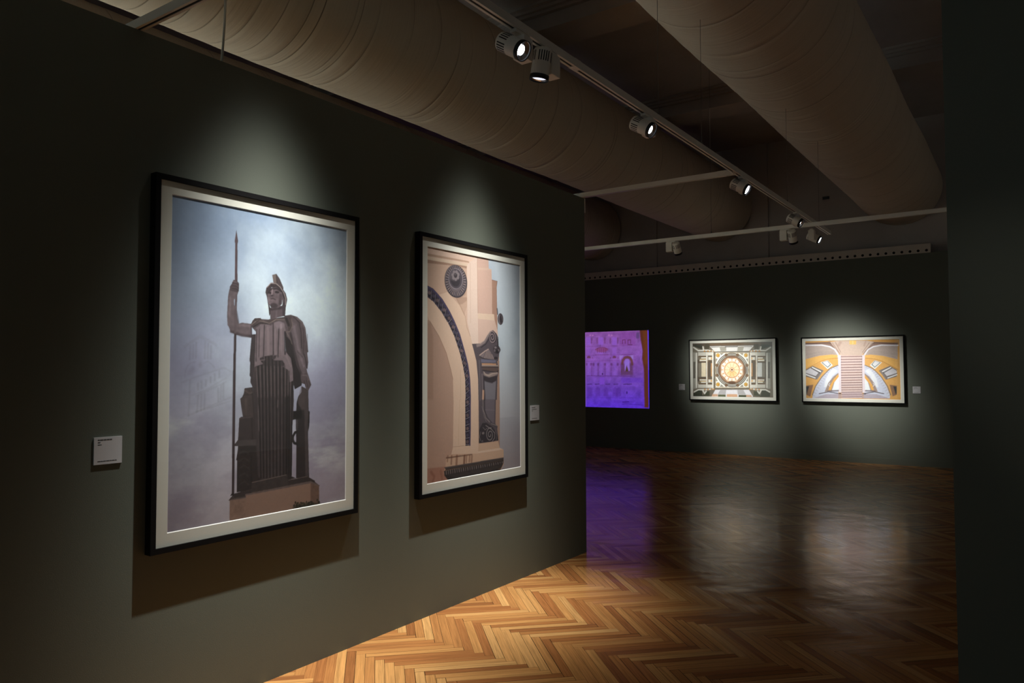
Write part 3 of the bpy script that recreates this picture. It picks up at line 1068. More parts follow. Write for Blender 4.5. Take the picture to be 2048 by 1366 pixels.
P 53464a 1 0 499 424 521 466 517 502 512 499 506 452
P 77676c 1 0 502 392 521 364 550 358 582 374 591 403 587 439 565 459 528 466 509 445 499 421
S 392e32 0.85 10 8.5 505 390 520 370 555 364 581 376
E 2c2327 0.9 8 517 389 9 5
E 2c2327 0.9 8 557 382 13 6
S 9c8a8e 0.7 8 6 530 371 525 399
P 3a2f33 0.85 6 520 401 540 399 538 406 523 408
S 33292d 0.9 4 3.5 521 417 533 414 549 420
S 8b7a7f 0.5 6 4 523 426 542 426
E 43373b 0.8 18 540 450 23 13
S 918085 0.5 14 9 508 413 513 441
S 4a3e42 0.7 22 16.5 579 396 575 437
E 6b5c60 0.8 6 596 420 6 13
S a3938f 0.85 4 4 499 363 520 340 550 339 576 355 599 384 609 408 609 441
S 352b2e 0.8 5 4.5 524 354 559 351 590 377 604 413
P 5f5154 1 0 527 299 552 291 572 313 595 355 595 366 560 340 535 336
P 84746f 0.9 2 527 299 549 292 553 337 535 335
S 2e2528 0.8 4 3.5 552 300 557 338
"""
ART_2 = """
P c6a692 1 0 6 99 394 92 398 343 348 457 348 440 7 459
P a9876f 0.8 3 6 47 417 47 428 58 6 63
P d8bfa8 1 0 6 65 422 62 401 84 6 88
P 9a7763 0.9 5 6 86 399 83 395 98 299 94 6 107
P dcc3b4 1 0 399 72 428 49 506 6 515 448 519 589 450 593 397 438 402 454
S c3a38f 0.6 4 5 432 54 435 452
P cba99a 1 0 511 4 634 5 638 69 668 71 672 383 515 385
P dabfa9 1 0 515 385 698 381 706 426 515 424
S b08d7a 0.8 5 5 509 8 515 383
P d0b1a2 1 0 515 422 706 424 739 444 739 493 754 606 643 501 583 567 537 588 519 589
P d5bba6 0.5 4 516 78 638 69 668 71 669 81 516 94
P a98472 1 0 673 143 739 146 730 189 734 336 736 437 739 493 705 421 705 424 698 381 675 379
S 7c4f38 0.9 3 4.5 673 143 737 146
S 6d5348 0.9 3 4.5 735 148 732 189
P SKY 1 0 634 0 1048 -3 1042 999 1041 1493 760 1474 808 1428 808 1326 762 1309 764 976 763 976 758 704 749 598 739 493 739 444 734 336 730 189 739 146 673 142 669 71 638 69
P d6b8a2 1 0 198 268 317 345 379 426 397 484 435 545 466 625 504 746 518 863 522 968 520 968 519 1326 233 1304 253 1261 259 959 258 959 252 822 231 762 187 658 118 556 23 458 7 432 7 327
P b59482 1 0 7 459 23 458 118 556 187 658 231 762 252 822 258 959 259 959 253 1261 237 1304 183 1322 176 1379 11 1373
P 9c7a66 0.45 20 7 470 40 479 62 565 63 953 8 951
S 8f6d58 0.6 6 5 29 465 118 558 187 660 231 764 252 826
S c4a588 0.6 4 4.5 321 961 311 1143 308 1249
S 8f7058 0.7 2 2.5 256 1259 371 1261
S b3937a 0.5 5 4 329 766 332 962
P 3d3448 1 0 6 246 62 261 146 317 216 386 275 461 263 445 323 533 378 654 408 731 429 820 437 939 436 965 435 1176 431 1263 382 1262 379 1172 379 963 383 938 378 823 357 746 323 655 263 544 191 449 198 464 141 402 62 341 7 317
E 1b1620 0.9 4 26.9 294.5 22 20
E 7a6468 0.8 8 23.9 288.5 15 11
S 8d8490 0.7 2 5 42.4 274.8 39.8 323.6
S 17121c 0.8 2 5 47.5 276.4 44 333.1
E 1b1620 0.9 4 66.7 310.6 22 20
E 4e4558 0.8 8 64 304.6 15 11
S 8d8490 0.7 2 5 81.7 294.5 76.2 343.8
S 17121c 0.8 2 5 86.1 297.5 79.3 354.4
E 1b1620 0.9 4 101.7 336 22 20
E 6e5a5e 0.8 8 99.2 330 15 11
S 8d8490 0.7 2 5 118.4 319.8 109.6 369.1
S 17121c 0.8 2 5 122.8 322.8 112.2 379.8
E 1b1620 0.9 4 136.7 361.4 22 20
E 4a4156 0.8 8 134.3 355.3 15 11
S 8d8490 0.7 2 5 153.5 346.9 142.8 394.8
S 17121c 0.8 2 5 157.3 350.7 144.5 405.8
E 1b1620 0.9 4 167.6 391.5 22 20
E 7a6468 0.8 8 165.3 385.6 15 11
S 8d8490 0.7 2 5 184.9 378.5 171.4 425.5
S 17121c 0.8 2 5 188.7 382.3 172.7 436.4
E 1b1620 0.9 4 197.5 422.7 22 20
E 4e4558 0.8 8 195.4 416.8 15 11
S 8d8490 0.7 2 5 215.6 410.8 199.8 456.4
S 17121c 0.8 2 5 217.9 413.2 196.3 460.3
E 1b1620 0.9 4 214.9 439.8 22 20
E 6e5a5e 0.8 8 213.7 435.2 15 11
S 8d8490 0.7 2 5 238.8 438.8 210 464.3
S 17121c 0.8 2 5 242.1 443 208.6 472.2
E 1b1620 0.9 4 241.3 474 22 20
E 4a4156 0.8 8 240.2 469.5 15 11
S 8d8490 0.7 2 5 261.8 468.2 234.8 497
S 17121c 0.8 2 5 260 465.9 233.7 505.4
E 1b1620 0.9 4 257.2 495.2 22 20
E 7a6468 0.8 8 255.1 489.6 15 11
S 8d8490 0.7 2 5 274 486.2 258.2 528.1
S 17121c 0.8 2 5 277.1 490.6 258.8 538.5
E 1b1620 0.9 4 281.4 530.9 22 20
E 4e4558 0.8 8 279.4 525.4 15 11
S 8d8490 0.7 2 5 298.6 523.3 280 563.9
S 17121c 0.8 2 5 301.5 527.8 279.5 574.5
E 1b1620 0.9 4 303.6 568 22 20
E 6e5a5e 0.8 8 301.9 562.5 15 11
S 8d8490 0.7 2 5 321.1 561.6 300.1 600.7
S 17121c 0.8 2 5 323.4 566.4 299.3 611.1
E 1b1620 0.9 4 323 606.5 22 20
E 4a4156 0.8 8 321.3 601.3 15 11
S 8d8490 0.7 2 5 340.2 601.9 319.8 637.7
S 17121c 0.8 2 5 342.5 606.7 319 647.6
E 1b1620 0.9 4 341.4 645.6 22 20
E 7a6468 0.8 8 339.7 640.5 15 11
S 8d8490 0.7 2 5 358.4 642.5 336.3 676.2
S 17121c 0.8 2 5 360.5 647.4 334.6 686.1
E 1b1620 0.9 4 357.7 685.6 22 20
E 4e4558 0.8 8 356.2 680.6 15 11
S 8d8490 0.7 2 5 375.4 683.6 351.2 715.5
S 17121c 0.8 2 5 377.4 688.6 349.2 725
E 1b1620 0.9 4 373.1 726.1 22 20
E 6e5a5e 0.8 8 371.7 721.2 15 11
S 8d8490 0.7 2 5 391.2 725.3 364.8 755.1
S 17121c 0.8 2 5 393 730.3 362.1 764.5
E 1b1620 0.9 4 385.8 767.3 22 20
E 4a4156 0.8 8 384.5 762.6 15 11
S 8d8490 0.7 2 5 403.6 768 375.9 795.6
S 17121c 0.8 2 5 404.9 773.2 373 804.6
E 1b1620 0.9 4 396.1 809.3 22 20
E 7a6468 0.8 8 394.9 804.7 15 11
S 8d8490 0.7 2 5 413.2 811.4 383.4 836.6
S 17121c 0.8 2 5 414.2 816.6 379 845.5
E 1b1620 0.9 4 400.8 852.1 22 20
E 4e4558 0.8 8 399.8 847.6 15 11
S 8d8490 0.7 2 5 418.2 855.5 385.6 878.5
S 17121c 0.8 2 5 418.6 860.8 380.8 887
E 1b1620 0.9 4 403.2 895.2 22 20
E 6e5a5e 0.8 8 402.2 890.9 15 11
S 8d8490 0.7 2 5 421 900 387.5 920.4
S 17121c 0.8 2 5 421.3 905.3 382.6 928.6
E 1b1620 0.9 4 404 938.3 22 20
E 4a4156 0.8 8 403.2 934.2 15 11
S 8d8490 0.7 2 5 422.4 944.3 384.8 962.1
S 17121c 0.8 2 5 422.4 949.7 379 969.8
E 1b1620 0.9 4 402.9 981.4 22 20
E 7a6468 0.8 8 402.2 977.5 15 11
S 8d8490 0.7 2 5 421.7 988.9 384.7 1004.1
S 17121c 0.8 2 5 421.7 994.2 379 1011.4
E 1b1620 0.9 4 402.8 1024.7 22 20
E 4e4558 0.8 8 402.1 1020.9 15 11
S 8d8490 0.7 2 5 421.5 1033.4 384.7 1046
S 17121c 0.8 2 5 421.5 1038.8 379 1053
E 1b1620 0.9 4 402.8 1067.9 22 20
E 6e5a5e 0.8 8 402 1064.2 15 11
S 8d8490 0.7 2 5 421.4 1078 384.6 1088
S 17121c 0.8 2 5 421.3 1083.3 379 1094.5
E 1b1620 0.9 4 402.7 1111.2 22 20
E 4a4156 0.8 8 401.9 1107.6 15 11
S 8d8490 0.7 2 5 421.2 1122.5 384.6 1130
S 17121c 0.8 2 5 421.2 1127.9 379 1136.1
E 1b1620 0.9 4 402.6 1154.4 22 20
E 7a6468 0.8 8 401.8 1151 15 11
S 8d8490 0.7 2 5 421 1167.1 384.6 1171.9
S 17121c 0.8 2 5 421.1 1172.4 379.2 1177.7
E 1b1620 0.9 4 402.7 1197.6 22 20
E 4e4558 0.8 8 401.9 1194.4 15 11
S 8d8490 0.7 2 5 420.2 1211.6 385.7 1213.9
S 17121c 0.8 2 5 420 1216.9 380.6 1219.2
E 1b1620 0.9 4 402.6 1240.8 22 20
E 6e5a5e 0.8 8 401.6 1237.8 15 11
S 8d8490 0.7 2 5 418.9 1256.1 386.7 1255.8
S 17121c 0.8 2 5 418.8 1261.4 382 1260.8
S 4c4268 0.9 2 11 6.1 251 57.2 265.2 102 293.5 145.9 323.3 183.7 360.6 220.5 398.8 252.1 438.6 262.2 451 292.2 494.9 321.5 539.1 343.7 587.4 365.7 635.7 386 684.8 405.1 734.4 417.4 786.1 426.6 838.2 430 891.2 432.8 944.2 431.9 997.4 431.6 1050.5 431.4 1103.6 431.2 1156.8 429.7 1209.9 427.6 1262.9
S 241d2b 0.7 2 4 6 246 57.6 259.8 102.7 288.1 147 318 185.1 355.5 222.2 393.9 255.3 435.9 263.9 446.3 294 490.5 323.8 534.8 345.9 583.5 368.1 632.1 388.7 681.4 408.1 731.2 420.3 783.3 430.1 835.7 433.6 889 436.9 942.4 435.9 995.8 435.6 1049.3 435.3 1102.7 435.1 1156.2 433.5 1209.6 431 1263
S 9c7a62 0.5 5 5 287 302 323 341 379 414 397 488 433 545
P 8f6e5c 0.4 8 275 295 399 289 398 312 348 339 317 342
P 7a5c4e 0.35 10 299 83 385 128 400 227 385 275 323 303 299 297
E 39323a 1 0 284 192 116 107
E 6b5f63 1 0 281 188 110 101
S 2a242b 0.9 4 6.5 359 181 386 178
S 94868a 0.75 5 6 363 188 381 187
S 2a242b 0.9 4 6.5 358 195 384 196
S a08a86 0.75 5 5 360 202 378 205
S 2a242b 0.9 4 6.5 354 209 379 214
S 7d7078 0.75 5 5.5 354 216 371 222
S 2a242b 0.9 4 6.5 347 222 370 231
S 94868a 0.75 5 5.5 346 229 361 237
S 2a242b 0.9 4 6.5 338 234 358 247
S a08a86 0.75 5 5.5 336 241 349 251
S 2a242b 0.9 4 6.5 328 245 344 260
S 7d7078 0.75 5 5 324 251 334 263
S 2a242b 0.9 4 6 316 253 327 271
S 94868a 0.75 5 6 310 258 317 272
S 2a242b 0.9 4 6.5 302 260 309 279
S a08a86 0.75 5 5 296 264 299 278
S 2a242b 0.9 4 6.5 288 263 291 284
S 7d7078 0.75 5 5 281 266 281 281
S 2a242b 0.9 4 6.5 274 265 272 286
S 94868a 0.75 5 5.5 266 266 263 281
S 2a242b 0.9 4 6.5 260 263 253 284
S a08a86 0.75 5 5.5 252 263 246 278
S 2a242b 0.9 4 6.5 247 259 235 279
S 7d7078 0.75 5 5 239 258 229 272
S 2a242b 0.9 4 6.5 235 253 220 271
S 94868a 0.75 5 5 227 251 215 263
S 2a242b 0.9 4 6.5 225 244 206 260
S a08a86 0.75 5 5 217 241 203 251
S 2a242b 0.9 4 6 217 234 195 247
S 7d7078 0.75 5 6 209 230 194 238
S 2a242b 0.9 4 6 210 222 186 232
S 94868a 0.75 5 5 204 217 187 222
S 2a242b 0.9 4 6 207 209 181 215
S a08a86 0.75 5 5.5 201 203 184 206
S 2a242b 0.9 4 6.5 205 196 180 198
S 7d7078 0.75 5 5.5 201 189 184 189
S 2a242b 0.9 4 6 206 182 181 180
S 94868a 0.75 5 5 204 175 187 172
S 2a242b 0.9 4 6.5 210 168 186 163
S a08a86 0.75 5 5.5 209 161 194 156
S 2a242b 0.9 4 6 216 155 195 146
S 7d7078 0.75 5 5 217 148 203 140
S 2a242b 0.9 4 6.5 225 143 206 131
S 94868a 0.75 5 5 227 136 215 126
S 2a242b 0.9 4 6.5 235 132 219 117
S a08a86 0.75 5 6 239 126 229 115
S 2a242b 0.9 4 6.5 247 124 235 106
S 7d7078 0.75 5 5.5 252 119 245 105
S 2a242b 0.9 4 6.5 260 117 253 98
S 94868a 0.75 5 5 266 113 263 99
S 2a242b 0.9 4 6.5 274 113 272 93
S a08a86 0.75 5 5 281 110 281 95
S 2a242b 0.9 4 6.5 288 112 291 90
S 7d7078 0.75 5 5 296 110 299 94
S 2a242b 0.9 4 6.5 302 113 309 92
S 94868a 0.75 5 5.5 310 112 317 97
S 2a242b 0.9 4 6 316 116 327 96
S a08a86 0.75 5 5 324 117 334 103
S 2a242b 0.9 4 6.5 328 122 344 104
S 7d7078 0.75 5 6 336 125 349 112
S 2a242b 0.9 4 6.5 338 131 358 114
S 94868a 0.75 5 5.5 346 134 361 123
S 2a242b 0.9 4 6.5 347 141 370 128
S a08a86 0.75 5 5.5 355 146 371 137
S 2a242b 0.9 4 6.5 354 153 379 143
S 7d7078 0.75 5 5 360 159 378 153
S 2a242b 0.9 4 6.5 358 167 384 160
S 94868a 0.75 5 5.5 363 173 381 170
S 8a8088 0.9 4 6 353 168 350 185 343 202 332 217 317 228 299 236 281 240 263 240 246 235 231 226 220 213 213 198 211 182 213 165 220 149 231 134 246 122 263 114 281 109 299 110 317 114 332 123 343 136 350 151 353 168
E 4b434b 1 0 281 175 67 63
E 2c262d 0.8 16 278 185 48 42
E 6c6268 0.5 30 263 156 54 36
E 8b7f82 0.85 8 306 144 13 12
E 2b252b 0.8 5 292 149 5 5
E 8b7f82 0.85 8 302 165 13 12
E 2b252b 0.8 5 290 160 5 4
E 8b7f82 0.85 8 280 178 13 11
E 2b252b 0.8 5 279 166 5 5
E 8b7f82 0.85 8 257 172 13 12
E 2b252b 0.8 5 268 164 4 4
E 8b7f82 0.85 8 250 154 13 11
E 2b252b 0.8 5 264 154 5 4
E 8b7f82 0.85 8 264 135 13 12
E 2b252b 0.8 5 271 144 5 5
E 8b7f82 0.85 8 289 131 13 12
E 2b252b 0.8 5 283 142 5 5
E 3a3137 0.9 6 278 154 16 15
E 5b5054 0.8 8 275 145 11 9
E 4b4248 1 0 774 410 34 41
S a39598 0.8 3 5 760 380 755 409 764 445
E 262026 0.7 10 781 411 16 25
S 8d7f80 0.7 3 4 788 390 799 419
S 4b4248 0.9 5 11.5 734 340 739 377
P 544a50 1 0 450 593 537 588 583 567 616 530 650 500 684 490 726 514 747 541 751 598 775 626 759 649 747 704 753 741 753 769 741 818 729 974 712 1137 739 1152 734 1174 747 1258 526 1259 521 968 516 824 498 707 466 629
P a08272 1 0 733 705 758 704 763 976 764 976 762 1308 745 1265 734 1169 712 1137 718 974 729 974 738 818 753 774
P 8b7b79 0.9 4 537 590 586 569 623 532 657 502 667 510 633 545 596 586 544 608 505 617 498 597
S c1a79c 0.9 3 4 540 589 584 568 620 529 653 500 685 491
S 2a2329 0.85 5 7.5 550 615 603 590 640 553 650 529
S 2a2329 0.85 5 11 665 506 683 502 700 506 713 517 720 532 720 549 715 563 704 574 690 579 676 578 665 572 657 562 654 550 657 538 663 529 673 524 683 523 693 526 700 532 703 540 703 547 699 554 693 558 686 559 680 558 675 555 672 551 672 547 673 544 677 542
S b0999a 0.9 3 4.5 659 503 677 500 693 504 706 515 714 530 714 546 708 561 698 572 684 577 670 576 658 570 651 560 648 548 651 536 657 527 667 522 677 520 687 523 694 530 697 537 696 545 693 552 687 556 680 557 674 556 669 553 666 549 666 545 667 542 670 540
E 3b3238 0.9 12 728 625 43 29
E 9a8d90 0.7 7 714 611 13 7
E 9a8d90 0.6 7 749 631 10 8
E 151115 0.8 10 735 639 17 14
E 80747a 0.6 6 704 632 10 9
S 1d171b 0.8 8 12 739 554 742 594
P 7f7072 0.9 5 530 667 596 634 633 621 663 649 697 685 690 697 576 688 534 675
S 3a3036 0.75 3 4.5 603 642 576 686
S c0a89e 0.6 3 3.5 611 642 585 686
S 3a3036 0.75 3 4 613 645 593 687
S c0a89e 0.6 3 4 621 645 603 687
S 3a3036 0.75 3 4.5 624 647 611 688
S c0a89e 0.6 3 3.5 632 648 620 688
S 3a3036 0.75 3 4 635 649 628 689
S c0a89e 0.6 3 4 643 651 637 689
S 3a3036 0.75 3 4 646 651 645 690
S c0a89e 0.6 3 4 654 654 655 690
S 3a3036 0.75 3 4.5 656 652 663 691
S c0a89e 0.6 3 3.5 664 657 672 691
S 3a3036 0.75 3 4.5 667 653 681 692
S c0a89e 0.6 3 3.5 675 660 690 692
S d0b3a4 0.8 3 5 534 667 596 638 633 625
S 2a2228 0.85 5 6 537 677 583 690 704 701
E 2a2228 0.9 8 718 684 20 10
P 6d6a7c 0.9 3 550 696 721 701 721 719 553 718
P b48a6c 1 0 556 721 722 722 722 734 560 735
P 766560 1 0 555 733 751 734 751 745 555 744
S c6b2a6 0.7 2 4 560 735 745 736
P 5c4a46 1 0 555 749 751 751 751 769 717 780 566 765
S 2b2224 0.9 3 4.5 555 747 751 748
S 1f181b 0.8 5 6.5 566 769 717 782 745 774
P 93827c 0.9 4 576 775 602 793 632 797 663 788 738 784 745 798 703 810 642 819 596 809 579 801
S c7b0a2 0.8 3 4 583 781 602 799 636 805 676 792 738 788
P 2f272c 0.85 6 579 809 642 822 710 812 738 812 727 842 676 858 616 857 582 833
P 7f7b83 0.75 10 589 845 676 862 721 846 710 974 602 970
P c29a80 0.9 3 566 904 590 906 582 970 561 969
S 9d8f92 0.6 5 5.5 560 793 566 969
S 272026 0.8 6 7.5 582 825 589 970
S 6f666c 0.6 14 15 530 706 540 968
P 6a6068 0.85 8 601 970 705 974 700 1136 638 1120 601 1057
S a3958f 0.8 3 4 569 969 572 1034 601 1092 645 1124
S 2b242a 0.8 3 5.5 583 970 587 1035 619 1088 667 1126
S 8f8388 0.6 3 4 558 1012 580 1078 608 1118
S 857a80 0.6 2 3 594 1037 704 1044
P 4e464b 1 0 652 1131 739 1152 734 1174 667 1143
S 8f8380 0.8 2 4 660 1135 737 1154
P 2a242a 0.85 6 529 1173 565 1128 608 1127 682 1161 719 1195 745 1223 747 1258 526 1259
S 9b9090 0.85 3 5 665 1165 646 1162 629 1167 616 1180 609 1196 610 1213 617 1229 629 1240 643 1245 657 1244 669 1237 676 1226 678 1213 674 1201 667 1191 657 1186 647 1185 638 1189 632 1195 629 1203 630 1211 634 1218 640 1222 646 1223 652 1221 656 1218 657 1214 657 1210 655 1208
S 9b9090 0.8 3 4.5 601 1143 667 1174 704 1202 704 1233 674 1257
S 7d7374 0.8 3 4.5 711 1185 730 1222 719 1256
S 8a7f80 0.7 3 4.5 544 1183 533 1216 544 1243
S 8a7f80 0.7 3 4 554 1248 565 1242 568 1253
E 8f8382 0.7 6 572 1193 13 8
S 857a7a 0.7 3 4.5 569 1154 594 1173 616 1162
P c8a78f 1 0 521 1262 745 1265 762 1309 808 1325 808 1379 466 1378 183 1379 186 1322 515 1324
P dcc2ae 0.8 3 519 1313 764 1311 807 1325 515 1326
P 5e3f33 0.85 5 186 1321 456 1324 456 1331 186 1330
S 6b3d2a 0.5 12 14 202 1313 198 1345
S 6b3d2a 0.55 12 15.5 240 1317 236 1365
S 6b3d2a 0.6 12 21 292 1322 288 1375
S 6b3d2a 0.75 12 21 371 1329 367 1372
S 6b3d2a 0.7 12 9 394 1331 390 1373
S 6b3d2a 0.5 12 16.5 425 1334 421 1367
S 6b3d2a 0.5 12 19.5 449 1336 445 1370
P a07060 0.85 10 11 1373 176 1379 164 1418 209 1468 11 1477
S 7d4a38 0.5 30 19.5 42 1396 72 1427 54 1464
S 7d4a38 0.4 24 20 133 1399 145 1448
P 443c3b 1 0 166 1379 808 1378 808 1398 183 1397
P 3b3433 1 0 164 1403 808 1399 799 1428 760 1471 279 1476 209 1468 169 1431
S 877b7a 0.75 6 8 186 1405 188 1425
S 14100f 0.8 3 3 196 1401 197 1436
S 73696a 0.75 6 8 207 1405 210 1424
S 14100f 0.8 3 3.5 217 1401 218 1435
S 877b7a 0.75 6 8 228 1405 231 1424
S 14100f 0.8 3 4 238 1401 240 1435
S 73696a 0.75 6 8 250 1405 252 1424
S 14100f 0.8 3 3.5 260 1401 261 1435
S 877b7a 0.75 6 8 271 1405 274 1424
S 14100f 0.8 3 4 282 1401 283 1434
S 73696a 0.75 6 8 293 1405 296 1423
S 14100f 0.8 3 4 304 1402 305 1434
S 877b7a 0.75 6 8.5 315 1405 318 1423
S 14100f 0.8 3 4 326 1402 327 1433
S 73696a 0.75 6 8.5 337 1406 340 1423
S 14100f 0.8 3 4 348 1402 349 1433
S 877b7a 0.75 6 8 359 1406 362 1422
S 14100f 0.8 3 3.5 370 1402 371 1433
S 73696a 0.75 6 8 382 1406 384 1422
S 14100f 0.8 3 4 393 1402 394 1432
S 877b7a 0.75 6 8 404 1406 407 1422
S 14100f 0.8 3 3.5 415 1402 417 1432
S 73696a 0.75 6 8 427 1406 430 1421
S 14100f 0.8 3 3.5 438 1402 439 1431
S 877b7a 0.75 6 8 450 1406 453 1421
S 14100f 0.8 3 3.5 461 1402 462 1431
S 73696a 0.75 6 8 473 1406 476 1421
S 14100f 0.8 3 4 484 1402 486 1430
S 877b7a 0.75 6 9 496 1406 499 1421
S 14100f 0.8 3 4 508 1402 509 1430
S 73696a 0.75 6 8.5 520 1406 523 1420
S 14100f 0.8 3 4 531 1403 533 1429
S 877b7a 0.75 6 9 543 1407 546 1420
S 14100f 0.8 3 4 555 1403 556 1429
S 73696a 0.75 6 8.5 567 1407 570 1420
S 14100f 0.8 3 4 579 1403 580 1429
S 877b7a 0.75 6 8.5 591 1407 594 1419
S 14100f 0.8 3 4 603 1403 604 1428
S 73696a 0.75 6 8.5 616 1407 618 1419
S 14100f 0.8 3 4 627 1403 629 1428
S 877b7a 0.75 6 8.5 640 1407 643 1419
S 14100f 0.8 3 4 652 1403 653 1427
S 73696a 0.75 6 9 664 1407 667 1418
S 14100f 0.8 3 4 676 1403 678 1427
S 877b7a 0.75 6 9 689 1407 692 1418
S 14100f 0.8 3 4 701 1403 703 1426
S 73696a 0.75 6 9 714 1407 717 1418
S 14100f 0.8 3 4 726 1403 728 1426
S 877b7a 0.75 6 9 739 1408 742 1417
S 14100f 0.8 3 4 751 1404 753 1425
S 73696a 0.75 6 9 765 1408 768 1413
S 14100f 0.8 3 4.5 777 1404 778 1420
S 877b7a 0.75 6 8.5 790 1408 793 1413
S 14100f 0.8 3 4 803 1404 804 1420
S 8a7c78 0.5 2 3 170 1382 807 1381
S 17120f 0.8 4 5.5 176 1399 806 1400
P 1b1514 0.6 14 169 1431 202 1434 279 1461 760 1456 760 1471 279 1478 209 1469
S 7a4a2e 0.6 4 4.5 748 1453 775 1451
"""
